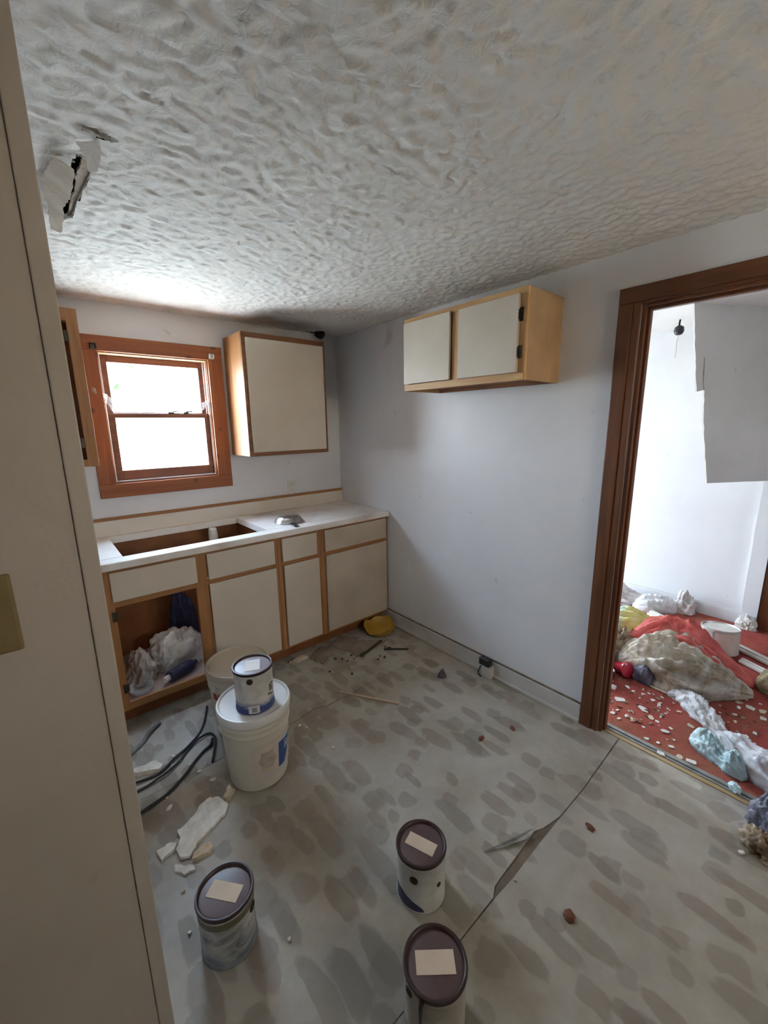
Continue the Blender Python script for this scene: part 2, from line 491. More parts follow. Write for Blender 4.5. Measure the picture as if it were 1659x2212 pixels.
MAT['vinyl_back'] = plain('vinyl_scrap_face', (0.30, 0.22, 0.17), (0.20, 0.15, 0.11), 9, 0.6)


# ---------------------------------------------------------------- mesh helpers
def box(x0, x1, y0, y1, z0, z1):
    x0, x1 = min(x0, x1), max(x0, x1)
    y0, y1 = min(y0, y1), max(y0, y1)
    z0, z1 = min(z0, z1), max(z0, z1)
    V = [(x0, y0, z0), (x1, y0, z0), (x1, y1, z0), (x0, y1, z0), (x0, y0, z1), (x1, y0, z1), (x1, y1, z1), (x0, y1, z1)]
    F = [(0, 3, 2, 1), (4, 5, 6, 7), (0, 1, 5, 4), (1, 2, 6, 5), (2, 3, 7, 6), (3, 0, 4, 7)]
    return V, F


def merge(*parts):
    V, F = [], []
    for v, f in parts:
        o = len(V)
        V += list(v)
        F += [tuple(i + o for i in q) for q in f]
    return V, F


def bev(vf, w, seg=2):
    bm = bmesh.new()
    vs = [bm.verts.new(v) for v in vf[0]]
    for f in vf[1]:
        bm.faces.new([vs[i] for i in f])
    bmesh.ops.bevel(bm, geom=bm.edges[:], offset=w, segments=seg, profile=0.6, affect='EDGES')
    bm.verts.ensure_lookup_table()
    V = [tuple(v.co) for v in bm.verts]
    F = [tuple(v.index for v in f.verts) for f in bm.faces]
    bm.free()
    return V, F


def bbox(x0, x1, y0, y1, z0, z1, w=0.002):
    return bev(box(x0, x1, y0, y1, z0, z1), w, 2)


def lathe(prof, n=40, cap0=True, cap1=True):
    V, F = [], []
    for r, z in prof:
        for k in range(n):
            a = 2 * math.pi * k / n
            V.append((r * math.cos(a), r * math.sin(a), z))
    for i in range(len(prof) - 1):
        for k in range(n):
            a, b = i * n + k, i * n + (k + 1) % n
            F.append((a, b, b + n, a + n))
    if cap0:
        F.append(tuple(reversed(range(n))))
    if cap1:
        o = (len(prof) - 1) * n
        F.append(tuple(range(o, o + n)))
    return V, F


def smooth_path(pts, sub=6):
    P = [Vector(p) for p in pts]
    out = []
    for i in range(len(P) - 1):
        p0, p1, p2, p3 = P[max(i - 1, 0)], P[i], P[i + 1], P[min(i + 2, len(P) - 1)]
        for k in range(sub):
            t = k / sub
            out.append(0.5 * ((2 * p1) + (p2 - p0) * t + (2 * p0 - 5 * p1 + 4 * p2 - p3) * t * t + (3 * p1 - p0 - 3 * p2 + p3) * t ** 3))
    out.append(P[-1])
    return out


def tube(pts, r, n=8, taper=None):
    P = [Vector(p) for p in pts]
    V, F = [], []
    for i, p in enumerate(P):
        d = (P[min(i + 1, len(P) - 1)] - P[max(i - 1, 0)]).normalized()
        up = Vector((0, 0, 1)) if abs(d.z) < 0.95 else Vector((1, 0, 0))
        s = d.cross(up).normalized()
        u = s.cross(d)
        rr = r if taper is None else r * taper(i / (len(P) - 1))
        for k in range(n):
            a = 2 * math.pi * k / n
            V.append(tuple(p + s * (rr * math.cos(a)) + u * (rr * math.sin(a))))
    for i in range(len(P) - 1):
        for k in range(n):
            a, b = i * n + k, i * n + (k + 1) % n
            F.append((a, b, b + n, a + n))
    F.append(tuple(reversed(range(n))))
    o = (len(P) - 1) * n
    F.append(tuple(range(o, o + n)))
    return V, F


def prism(poly, z0, z1):
    """extrude a flat outline; z0 / z1 numbers or functions of (x, y)"""
    a = sum(poly[i][0] * poly[(i + 1) % len(poly)][1] - poly[(i + 1) % len(poly)][0] * poly[i][1] for i in range(len(poly)))
    if a < 0:
        poly = poly[::-1]
    g = lambda z, p: z(*p) if callable(z) else z
    n = len(poly)
    V = [(p[0], p[1], g(z0, p)) for p in poly] + [(p[0], p[1], g(z1, p)) for p in poly]
    F = [tuple(reversed(range(n))), tuple(range(n, 2 * n))] + [(i, (i + 1) % n, (i + 1) % n + n, i + n) for i in range(n)]
    return V, F


def rough_outline(poly, amp, seed, step=0.012):
    rnd = random.Random(seed)
    out = []
    for i in range(len(poly)):
        a, b = Vector(poly[i]), Vector(poly[(i + 1) % len(poly)])
        k = max(1, int((b - a).length / step))
        for j in range(k):
            p = a.lerp(b, j / k)
            out.append((p.x + rnd.uniform(-amp, amp), p.y + rnd.uniform(-amp, amp)))
    return out


def mesh(name, vf, mat, smooth=False, angle=None):
    me = bpy.data.meshes.new(name)
    me.from_pydata([tuple(v) for v in vf[0]], [], [tuple(f) for f in vf[1]])
    me.validate()
    bm = bmesh.new()
    bm.from_mesh(me)
    bmesh.ops.recalc_face_normals(bm, faces=bm.faces[:])
    if smooth:
        for f in bm.faces:
            f.smooth = True
        if angle:
            for e in bm.edges:
                if len(e.link_faces) == 2 and e.calc_face_angle(0) > R(angle):
                    e.smooth = False
    bm.to_mesh(me)
    bm.free()
    me.materials.append(mat if not isinstance(mat, str) else MAT[mat])
    return me


def obj(name, vf, mat, parent=None, smooth=False, angle=35, world=False):
    """one mesh object; with world=True the vertices are given in the scene's own coordinates"""
    if parent is not None and world:
        top = parent
        off = Vector((0, 0, 0))
        while top is not None:
            off += top.location
            top = top.parent
        vf = ([tuple(Vector(v) - off) for v in vf[0]], vf[1])
    o = bpy.data.objects.new(name, mesh(name, vf, mat, smooth, angle))
    COL.objects.link(o)
    o.parent = parent
    return o


def tag(o, label, cat, group=None, kind=None):
    o['label'] = label
    o['category'] = cat
    if group:
        o['group'] = group
    if kind:
        o['kind'] = kind
    return o


def thing(name, label, cat, loc=(0, 0, 0), rot=(0, 0, 0), group=None, kind=None):
    o = bpy.data.objects.new(name, None)
    o.empty_display_size = 0.05
    COL.objects.link(o)
    o.location = loc
    o.rotation_euler = rot
    return tag(o, label, cat, group, kind)


def struct(name, vf, mat, label, cat, smooth=False):
    return tag(obj(name, vf, mat, None, smooth), label, cat, kind='structure')


def crumple(a, b, h, seed, amp=0.35, freq=1.6, stretch=(1, 1, 1), sub=5, lobes=0.25, droop=1.0, flat=True):
    """heap of bag, cloth or sheeting: a squashed ball with ridged creases and an uneven outline, resting on z = 0"""
    bm = bmesh.new()
    bmesh.ops.create_icosphere(bm, subdivisions=sub, radius=1.0)
    off = Vector((seed * 3.17, seed * 1.31, seed * 7.7))
    for v in bm.verts:
        d = v.co.normalized()
        q = Vector((d.x * stretch[0], d.y * stretch[1], d.z * stretch[2])) * freq + off
        r = 1.0 + lobes * noise.noise(q * 0.7)
        rid = 0.0
        s, w = 1.0, 1.0
        for _ in range(4):
            rid += w * (0.5 - abs(noise.noise(q * s + off)))
            s *= 2.1
            w *= 0.55
        r += amp * (rid - 0.45)
        z = d.z * r
        if flat:
            z = z if z > 0 else z * 0.02
            z = z ** droop if z > 0 else z
        v.co = Vector((a * d.x * r, b * d.y * r, h * z))
    mz = min(v.co.z for v in bm.verts)
    for v in bm.verts:
        v.co.z -= mz
    bm.verts.ensure_lookup_table()
    V = [tuple(v.co) for v in bm.verts]
    F = [tuple(v.index for v in f.verts) for f in bm.faces]
    bm.free()
    return V, F


def heap(name, label, cat, loc, rotz, a, b, h, mat, seed, group=None, **kw):
    vf = crumple(a, b, h, seed, **kw)
    o = obj(name, vf, mat, None, True, None)
    o.location = loc
    o.rotation_euler = (0, 0, rotz)
    return tag(o, label, cat, group)


def ribbon(path, width, seed, lift=0.02, thick=0.0015, n_across=9, z0=0.0, wfun=None):
    P = smooth_path([(p[0], p[1], 0) for p in path], 8)
    V, F = [], []
    rows = len(P)
    for side in (0, 1):
        for i, p in enumerate(P):
            d = (P[min(i + 1, rows - 1)] - P[max(i - 1, 0)]).normalized()
            s = Vector((-d.y, d.x, 0))
            w = width * (wfun(i / (rows - 1)) if wfun else 1.0)
            for k in range(n_across):
                t = k / (n_across - 1) - 0.5
                q = Vector((i * 0.35 + seed * 5.1, t * 5.0, seed))
                x = p + s * (w * (t + 0.12 * noise.noise(q * 0.9)))
                z = z0 + 0.004 + lift * (0.55 + 0.45 * math.cos(t * math.pi * 1.4)) * abs(0.5 + 0.9 * noise.noise(q)) + lift * 0.25 * abs(noise.noise(q * 2.3))
                V.append((x.x, x.y, z + thick * side))
    o = rows * n_across
    for i in range(rows - 1):
        for k in range(n_across - 1):
            a = i * n_across + k
            F.append((a, a + n_across, a + n_across + 1, a + 1))
            F.append((a + o, a + o + 1, a + o + n_across + 1, a + o + n_across))
        for k in (0, n_across - 1):
            a = i * n_across + k
            F.append((a, a + o, a + o + n_across, a + n_across))
    for i in (0, rows - 1):
        for k in range(n_across - 1):
            a = i * n_across + k
            F.append((a, a + 1, a + 1 + o, a + o))
    return V, F


# ---------------------------------------------------------------- the setting
H = 2.26
WT = 0.075                      # thin inner wall between kitchen and hall
# window opening in the back wall
WX0, WX1, WZ0, WZ1 = -1.652, -1.032, 1.222, 1.995
HX0, HX1, HZ1 = 0.74, 1.42, 2.0

ground = struct('ground', merge(box(-40, 40, 0.16, 60, -0.55, -0.45), box(-40, 40, -40, 0.16, -0.55, -0.45)), 'ground', 'pale sunlit yard outside the kitchen window', 'ground')

# back wall with the window hole and the glazed hall door
struct('wall_back', merge(
    box(-3.75, WX0, 0, 0.15, -0.45, 2.45), box(WX1, HX0, 0, 0.15, -0.45, 2.45), box(WX0, WX1, 0, 0.15, -0.45, WZ0), box(WX0, WX1, 0, 0.15, WZ1, 2.45),
    box(HX1, 2.15, 0, 0.15, -0.45, 2.45), box(HX0, HX1, 0, 0.15, HZ1, 2.45), box(HX0, HX1, 0, 0.15, -0.45, 0.0)), 'wall', 'painted kitchen wall around the window above the sink', 'wall')
DY0, DY1, DZ = -2.252, -3.06, 2.035
struct('wall_right', merge(
    box(0, WT, DY0, 0, 0, H), box(0, WT, -4.4, DY1, 0, H), box(0, WT, DY1, DY0, DZ, H)), 'wall', 'bluish white painted wall beside the open doorway', 'wall')
struct('wall_left', box(-2.56, -2.45, -2.09, 0, 0, H), 'wall', 'side wall of the kitchen behind the partition', 'wall')
part = struct('wall_front', box(-3.6, -1.968, -2.2, -2.09, 0, H), 'partition', 'grimy partition wall with a light switch close to the viewer', 'wall')
obj('corner_bead', merge(bbox(-1.990, -1.9655, -2.2035, -2.085, 0, H, 0.002)), 'partition', part)
struct('wall_rear', merge(
    box(-3.75, -0.88, -4.55, -4.4, -0.45, 2.45), box(-0.32, 0.89, -4.55, -4.4, -0.45, 2.45), box(1.19, 2.15, -4.55, -4.4, -0.45, 2.45), box(0.89, 1.19, -4.55, -4.4, -0.45, 1.3), box(0.89, 1.19, -4.55, -4.4, 1.7, 2.45), box(-0.88, -0.32, -4.55, -4.4, -0.45, 1.50), box(-0.88, -0.32, -4.55, -4.4, 1.98, 2.45)), 'partition', 'rear wall behind the viewer', 'wall')
struct('wall_side', box(-3.75, -3.6, -4.4, 0, -0.45, 2.45), 'partition', 'outer side wall behind the partition', 'wall')
struct('wall_hall', box(2.0, 2.15, -4.4, 0, -0.45, 2.45), 'hall_wall', 'bright white far wall of the littered hall', 'wall')
obj('hall_skin', box(WT, WT + 0.004, DY0 + 0.09, 0, 0, H), 'hall_wall', bpy.data.objects['wall_right'])


# ceiling with a torn hole and a crack
HOLE = [(-1.822, -1.493), (-1.807, -1.508), (-1.781, -1.476), (-1.781, -1.414), (-1.787, -1.351), (-1.79, -1.295), (-1.80, -1.142), (-1.80, -1.094), (-1.831, -1.032), (-1.833, -1.178), (-1.834, -1.28), (-1.825, -1.378), (-1.827, -1.438)]
CRACK = [(-1.831, -1.642), (-1.812, -1.648), (-1.791, -1.653), (-1.773, -1.643), (-1.759, -1.625), (-1.744, -1.632), (-1.759, -1.614), (-1.774, -1.626), (-1.785, -1.623), (-1.802, -1.628), (-1.818, -1.631)]
NEST = [(-0.235, -0.045), (-0.19, -0.03), (-0.15, -0.05), (-0.155, -0.10), (-0.20, -0.115), (-0.235, -0.085)]


def sheet_with_holes(outer, holes, z):
    bm = bmesh.new()
    edges = []
    for loop in [outer] + holes:
        vs = [bm.verts.new((p[0], p[1], z)) for p in loop]
        for i in range(len(vs)):
            edges.append(bm.edges.new((vs[i], vs[(i + 1) % len(vs)])))
    bmesh.ops.triangle_fill(bm, use_beauty=True, use_dissolve=False, edges=edges)
    bm.verts.ensure_lookup_table()
    V = [tuple(v.co) for v in bm.verts]
    F = [tuple(v.index for v in f.verts) for f in bm.faces]
    bm.free()
    return V, F


holes = [rough_outline(HOLE, 0.003, 3), rough_outline(CRACK, 0.0015, 4), rough_outline(NEST, 0.004, 5)]
TX0, TX1, TY0, TY1, TS = -2.06, 0.0, -3.1, 0.0, 0.0075


def inside(p, poly):
    c = False
    j = len(poly) - 1
    for i in range(len(poly)):
        if (poly[i][1] > p[1]) != (poly[j][1] > p[1]) and p[0] < (poly[j][0] - poly[i][0]) * (p[1] - poly[i][1]) / (poly[j][1] - poly[i][1]) + poly[i][0]:
            c = not c
        j = i
    return c


def lumpy_ceiling():
    """sprayed coat: the part of the ceiling in view is a fine lumpy surface"""
    nx, ny = int(round((TX1 - TX0) / TS)), int(round((TY1 - TY0) / TS))
    V, F = [], []
    for j in range(ny + 1):
        y = TY0 + (TY1 - TY0) * j / ny
        for i in range(nx + 1):
            x = TX0 + (TX1 - TX0) * i / nx
            a = noise.noise(Vector((x * 36, y * 36, 1.7)) + 0.6 * Vector((noise.noise(Vector((x * 18, y * 18, 9))), noise.noise(Vector((x * 18, y * 18, 4))), 0)))
            b = noise.noise(Vector((x * 72, y * 72, 5.2)))
            V.append((x, y, H - 0.0060 * max(0.0, min(1.0, 0.5 + 1.2 * a)) - 0.0022 * b))
    near = [(min(p[0] for p in h) - .01, max(p[0] for p in h) + .01, min(p[1] for p in h) - .01, max(p[1] for p in h) + .01) for h in holes]
    for j in range(ny):
        for i in range(nx):
            c = (TX0 + (i + .5) * (TX1 - TX0) / nx, TY0 + (j + .5) * (TY1 - TY0) / ny)
            if any(b[0] < c[0] < b[1] and b[2] < c[1] < b[3] and inside(c, h) for b, h in zip(near, holes)):
                continue
            k = j * (nx + 1) + i
            F.append((k, k + nx + 1, k + nx + 2, k + 1))
    return V, F


ceil_parts = [lumpy_ceiling(), sheet_with_holes([(-3.6, -4.4), (2.0, -4.4), (2.0, 0.0), (TX1, 0.0), (TX1, TY0), (TX0, TY0), (TX0, 0.0), (-3.6, 0.0)], [], H)]
for hl in holes:
    n = len(hl)
    V = [(p[0], p[1], H - 0.004) for p in hl] + [(p[0], p[1], H + 0.013) for p in hl]
    ceil_parts.append((V, [(i, (i + 1) % n, (i + 1) % n + n, i + n) for i in range(n)]))
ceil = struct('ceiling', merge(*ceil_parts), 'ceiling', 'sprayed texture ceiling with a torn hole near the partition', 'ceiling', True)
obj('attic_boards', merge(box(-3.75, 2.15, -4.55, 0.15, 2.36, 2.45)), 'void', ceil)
obj('joist', box(-1.86, -1.822, -4.4, 0.0, H + 0.016, 2.36), 'inner_wood', ceil)
FLAP = [(-1.872, -1.499), (-1.832, -1.503), (-1.828, -1.484), (-1.826, -1.419), (-1.827, -1.341), (-1.837, -1.253), (-1.832, -1.162), (-1.831, -1.038), (-1.857, -1.018), (-1.876, -1.222), (-1.887, -1.349)]
fz = lambda x, y: H - 0.011 - 0.028 * max(0, (x + 1.885) / 0.055)
obj('plaster_flap', prism(rough_outline(FLAP, 0.002, 8), lambda x, y: fz(x, y) - 0.004, fz), 'plaster', ceil)
STRIP = [(-1.807, -1.508), (-1.781, -1.476), (-1.781, -1.414), (-1.787, -1.351), (-1.79, -1.295), (-1.80, -1.142), (-1.80, -1.094), (-1.809, -1.056), (-1.811, -1.168), (-1.806, -1.277), (-1.81, -1.369), (-1.804, -1.45)]
obj('torn_board_edge', prism(rough_outline(STRIP, 0.002, 9), H + 0.005, H + 0.012), 'gypsum', ceil)
TAB = [(-1.83, -1.596), (-1.811, -1.575), (-1.801, -1.521), (-1.783, -1.536), (-1.778, -1.589), (-1.784, -1.617)]
tz = lambda x, y: H - 0.010 - 0.03 * max(0, (y + 1.617) / 0.10)
obj('hanging_tab', prism(rough_outline(TAB, 0.002, 10), lambda x, y: tz(x, y) - 0.006, tz), 'ceiling', ceil)

# floor: boards under three lengths of printed vinyl
floor = struct('floor', box(-3.6, 0.03, -4.4, 0.0, -0.06, 0.0), 'subfloor', 'dirty kitchen floor under grey flagstone print vinyl', 'floor')


def vinyl(poly, seed):
    return obj('vinyl_sheet', prism(poly, 0.0, 0.003), 'vinyl', floor)


xs = lambda a, b, n: [a + (b - a) * i / n for i in range(n + 1)]
rs = random.Random(12)
s2 = [(x, -1.152 + rs.uniform(-0.006, 0.006)) for x in xs(-3.6, -1.14, 4)] + [(-1.008, -1.138), (-0.934, -1.163), (-0.841, -1.161), (-0.791, -1.172)] + [(x, -1.165 + rs.uniform(-0.003, 0.003)) for x in xs(-0.7, 0.03, 5)]
vinyl([(-3.6, 0.0)] + s2 + [(0.03, 0.0)], 1)
s2b = [(x, y - (0.008 if -1.15 < x < -0.75 else 0.0015)) for x, y in s2]
tear = [(-0.02, -2.347), (-0.402, -2.363), (-0.60, -2.362), (-0.655, -2.352), (-0.70, -2.343), (-0.736, -2.328), (-0.80, -2.331), (-0.865, -2.335), (-0.94, -2.338), (-1.02, -2.343), (-1.055, -2.361), (-1.5, -2.366), (-3.6, -2.37)]
vinyl(s2b + [(0.03, -2.347)] + tear, 2)
vinyl([(-3.6, -2.373), (-1.5, -2.3685), (-1.055, -2.366), (-0.947, -2.370), (-0.789, -2.366), (-0.60, -2.366), (-0.402, -2.3665), (0.03, -2.3505), (0.03, -4.4), (-3.6, -4.4)], 3)
obj('curled_edge', prism([(-0.736, -2.329), (-0.80, -2.331), (-0.952, -2.25), (-0.874, -2.296)], lambda x, y: 0.0035 + 0.010 * max(0, (-2.25 - y) / 0.08), lambda x, y: 0.006 + 0.010 * max(0, (-2.25 - y) / 0.08)), 'vinyl', floor)

hall_floor = struct('floor_hall', box(0.09, 2.0, -4.4, 0.0, -0.06, 0.006), 'carpet', 'worn red carpet of the hall strewn with rubbish', 'floor')
th = thing('trim_1', 'metal and wood threshold strip between vinyl and red carpet', 'threshold', (0.06, -2.65, 0), kind='structure')
obj('wood_edge', bbox(0.022, 0.046, DY1, DY0, 0.0, 0.007, 0.002), 'thresh_wood', th, world=True)
obj('metal_strip', merge(bbox(0.046, 0.060, DY1, DY0, 0.0, 0.010, 0.002), bbox(0.068, 0.092, DY1, DY0, 0.0, 0.010, 0.002)), 'threshold', th, world=True)
obj('groove', box(0.060, 0.068, DY1, DY0, 0.0, 0.005), 'thresh_dark', th, world=True)
obj('sub_edge', box(0.03, 0.09, -4.4, 0, -0.06, 0.0), 'thresh_dark', th, world=True)

# baseboards
bb = thing('baseboard_right', 'painted baseboard with a dark top groove along the right wall', 'baseboard', (0, -1.35, 0), kind='structure')
obj('board', bbox(-0.014, 0.0, -2.163, -0.545, 0.003, 0.103, 0.003), 'baseboard', bb, world=True)
obj('top_groove', box(-0.007, 0.0, -2.163, -0.545, 0.103, 0.113), 'base_groove', bb, world=True)
obj('shoe', bev(box(-0.024, -0.013, -2.163, -0.545, 0.003, 0.022), 0.004), 'baseboard', bb, world=True)
hb = thing('baseboard_hall', 'white baseboard along the far hall wall', 'baseboard', (1.99, -1.5, 0), kind='structure')
obj('board', bbox(1.984, 2.0, -2.475, 0, 0.006, 0.10, 0.003), 'hall_wall', hb, world=True)
obj('cap', bbox(1.990, 2.0, -2.475, 0, 0.100, 0.108, 0.002), 'baseboard', hb, world=True)

# kitchen window
win = thing('window_1', 'small sash window with reddish pine casing over the sink', 'window', (-1.342, 0, 1.14), kind='structure')
CX0, CX1, CZ0, CZ1 = -1.735, -0.943, 1.144, 2.075
obj('head_casing', bbox(CX0, CX1, -0.02, 0, WZ1 - 0.004, CZ1, 0.003), 'pine_x', win, world=True)
obj('bottom_casing', bbox(CX0, CX1, -0.02, 0, CZ0, WZ0 + 0.004, 0.003), 'pine_x', win, world=True)
obj('side_casing', bbox(CX0, WX0 + 0.004, -0.0195, 0, WZ0 + 0.004, WZ1 - 0.004, 0.003), 'pine_z', win, world=True)
obj('side_casing', bbox(WX1 - 0.004, CX1, -0.0195, 0, WZ0 + 0.004, WZ1 - 0.004, 0.003), 'pine_z', win, world=True)
obj('reveal_board', box(WX0, WX1, 0.0, 0.15, WZ1 - 0.012, WZ1), 'pine_pale', win, world=True)
obj('reveal_board', box(WX0, WX1, 0.0, 0.15, WZ0, WZ0 + 0.012), 'sash', win, world=True)
obj('reveal_board', box(WX0, WX0 + 0.010, 0.0, 0.15, WZ0 + 0.012, WZ1 - 0.012), 'pine_z', win, world=True)
obj('reveal_board', box(WX1 - 0.010, WX1, 0.0, 0.15, WZ0 + 0.012, WZ1 - 0.012), 'pine_z', win, world=True)
for x in (WX1 - 0.016, WX0 + 0.010):
    obj('jamb_track', merge(box(x, x + 0.006, 0.015, 0.030, WZ0 + 0.012, WZ1 - 0.012), box(x, x + 0.006, 0.062, 0.070, WZ0 + 0.012, WZ1 - 0.012)), 'alu', win, world=True)
GX0, GX1 = -1.597, -1.078


def sash(y0, y1, z0, z1, g0, g1):
    sx0, sx1 = WX0 + 0.016, WX1 - 0.016
    s = obj('sash', merge(bbox(sx0, GX0, y0, y1, z0, z1, 0.002), bbox(GX1, sx1, y0, y1, z0, z1, 0.002), bbox(GX0, GX1, y0, y1, z0, g0, 0.002), bbox(GX0, GX1, y0, y1, g1, z1, 0.002)), 'sash', win, world=True)
    obj('pane', box(GX0, GX1, (y0 + y1) / 2 - 0.002, (y0 + y1) / 2 + 0.002, g0, g1), 'glass', s, world=True)
    return s


up = sash(0.075, 0.105, 1.625, WZ1 - 0.012, 1.652, 1.944)
lo = sash(0.034, 0.064, WZ0 + 0.012, 1.645, 1.300, 1.618)
obj('sash_lock', merge(bbox(-1.30, -1.265, 0.036, 0.062, 1.645, 1.655, 0.002), bbox(-1.27, -1.235, 0.04, 0.05, 1.655, 1.662, 0.001)), 'black_plastic', lo, world=True)
obj('sash_lock', merge(bbox(-1.205, -1.175, 0.036, 0.062, 1.645, 1.656, 0.002), bbox(-1.19, -1.15, 0.04, 0.05, 1.655, 1.662, 0.001)), 'black_plastic', lo, world=True)
obj('sill_strip', bev(box(WX0 + 0.012, WX1 - 0.02, 0.002, 0.016, WZ0 + 0.012, WZ0 + 0.020), 0.003), 'film', win, world=True)
for nm, x, m, lab in (('blind_bracket', -1.665, 'hinge', 'dark metal blind bracket on the window casing, end beside the open cabinet'), ('blind_bracket', -1.015, 'white_plastic', 'white plastic blind bracket on the window casing, end beside the closed cabinet')):
    t = thing(nm, lab, 'bracket', (x, -0.021, 2.012), group='blind brackets')
    obj('plate', bbox(-0.016, 0.016, -0.004, 0.0, -0.016, 0.018, 0.001), m, t)
    obj('cup', merge(bbox(-0.014, 0.014, -0.024, -0.004, 0.012, 0.015, 0.001), bbox(-0.014, -0.011, -0.024, -0.004, -0.012, 0.012, 0.001), bbox(0.011, 0.014, -0.024, -0.004, -0.012, 0.012, 0.001)), m, t)


def web(path, w, seed):
    P = smooth_path(path, 6)
    V, F = [], []
    for i, p in enumerate(P):
        for k in range(5):
            t = k / 4 - 0.5
            V.append((p.x + 0.01 * noise.noise(Vector((i * .7, k, seed))), p.y + 0.012 * noise.noise(Vector((i * .6, k * 2, seed + 3))), p.z + t * w * (0.4 + i / len(P))))
    for i in range(len(P) - 1):
        for k in range(4):
            F.append((i * 5 + k, i * 5 + k + 1, i * 5 + k + 6, i * 5 + k + 5))
    n = len(V)
    V += [(x, y + 0.0008, z) for x, y, z in V]
    F += [tuple(reversed([j + n for j in f])) for f in F]
    return V, F


tag(obj('cobweb', web([(-1.700, -0.024, 1.780), (-1.66, -0.012, 1.745), (-1.625, 0.015, 1.72), (-1.60, 0.028, 1.675)], 0.06, 2), 'web', None, True), 'dusty cobweb across the window casing beside the open cabinet', 'cobweb')
tag(obj('cobweb', web([(-1.035, 0.004, 1.735), (-1.06, 0.02, 1.715), (-1.085, 0.035, 1.69)], 0.04, 6), 'web', None, True), 'small cobweb in the window corner beside the closed cabinet', 'cobweb')

# glazed hall door read off the hall light; unseen rear windows added for fill
hd = thing('door_2', 'glazed outer door lighting the hall', 'door', (1.08, 0, 0), kind='structure')
obj('door_frame', merge(box(HX0, HX0 + 0.05, 0.05, 0.11, 0, HZ1), box(HX1 - 0.05, HX1, 0.05, 0.11, 0, HZ1), box(HX0 + 0.05, HX1 - 0.05, 0.05, 0.11, HZ1 - 0.06, HZ1), box(HX0 + 0.05, HX1 - 0.05, 0.05, 0.11, 0, 0.10), box(HX0 + 0.05, HX1 - 0.05, 0.05, 0.11, 0.98, 1.04)), 'hall_wall', hd, world=True)
obj('pane', box(HX0 + 0.05, HX1 - 0.05, 0.078, 0.082, 0.10, 0.98), 'glass', hd, world=True)
obj('pane', box(HX0 + 0.05, HX1 - 0.05, 0.078, 0.082, 1.04, HZ1 - 0.06), 'glass', hd, world=True)
w2 = thing('fill_window_rear', 'unseen window added for fill light in the rear wall behind the viewer', 'window', (-0.55, -4.45, 1.55), kind='structure')
obj('fill_window_frame', merge(box(-0.88, -0.86, -4.5, -4.44, 1.50, 1.98), box(-0.34, -0.32, -4.5, -4.44, 1.50, 1.98), box(-0.86, -0.34, -4.5, -4.44, 1.50, 1.52), box(-0.86, -0.34, -4.5, -4.44, 1.96, 1.98)), 'hall_wall', w2, world=True)
obj('pane', box(-0.86, -0.34, -4.472, -4.468, 1.52, 1.96), 'fill_glass', w2, world=True)

w3 = thing('fill_window_hall', 'small unseen window added for fill light at the far end of the hall', 'window', (1.04, -4.45, 1.1), kind='structure')  # added to brighten the hanging board and the carpet
obj('fill_window_frame', merge(box(0.89, 0.91, -4.5, -4.44, 1.3, 1.7), box(1.17, 1.19, -4.5, -4.44, 1.3, 1.7), box(0.91, 1.17, -4.5, -4.44, 1.3, 1.32), box(0.91, 1.17, -4.5, -4.44, 1.68, 1.7)), 'hall_wall', w3, world=True)
obj('pane', box(0.91, 1.17, -4.472, -4.468, 1.32, 1.68), 'glass', w3, world=True)

# doorway to the hall
dr = thing('door_1', 'dark brown wooden doorway casing opening onto the red hall', 'doorway', (0, -2.65, 0), kind='structure')


def casing_v(y_in, y_out):
    s = -1 if y_out < y_in else 1
    return merge(bbox(-0.020, 0.0, y_out, y_in + s * 0.026, 0.0, DZ + 0.006, 0.004), bbox(-0.014, 0.0, y_in + s * 0.026, y_in - s * 0.004, 0.0, DZ + 0.006, 0.004))


obj('side_casing', casing_v(-2.247, -2.165), 'door_z', dr, world=True)
obj('side_casing', casing_v(-3.065, -3.147), 'door_z', dr, world=True)
obj('head_casing', merge(bbox(-0.0205, 0.0, -2.165, -3.147, DZ + 0.006, DZ + 0.068, 0.004), bbox(-0.014, 0.0, -2.253, -3.059, DZ - 0.004, DZ + 0.012, 0.003)), 'door_y', dr, world=True)
for a, b in ((DY0, DY0 - 0.016), (DY1, DY1 + 0.016)):
    obj('jamb', bbox(0.0, WT, a, b, 0.0, DZ, 0.002), 'door_z', dr, world=True)
    c = b - 0.011 if b < a else b + 0.011
    obj('stop', bbox(0.022, 0.050, b, c, 0.0, DZ - 0.016, 0.003), 'door_z', dr, world=True)
obj('head_jamb', bbox(0.0, WT, DY0 - 0.016, DY1 + 0.016, DZ - 0.016, DZ, 0.002), 'door_y', dr, world=True)
obj('head_stop', bbox(0.022, 0.050, DY0 - 0.027, DY1 + 0.027, DZ - 0.028, DZ - 0.016, 0.003), 'door_y', dr, world=True)

# far end of the hall wall: a plastered pier and another door's casing
struct('trim_2', merge(box(1.955, 2.0, -2.572, -2.478, 0.006, H)), 'hall_wall', 'narrow plastered pier on the far hall wall', 'pier')
d3 = thing('door_3', 'brown door with casing at the far side of the hall', 'door', (1.97, -3.0, 0), kind='structure')
obj('side_casing', bbox(1.975, 2.0, -2.652, -2.573, 0.006, 2.08, 0.004), 'door_z', d3, world=True)
obj('slab', bbox(1.985, 2.0, -3.45, -2.652, 0.012, 2.03, 0.003), 'door_z', d3, world=True)

# ---------------------------------------------------------------- base cabinets and worktop
FY = -0.605          # face frame front plane
KZ = 0.092


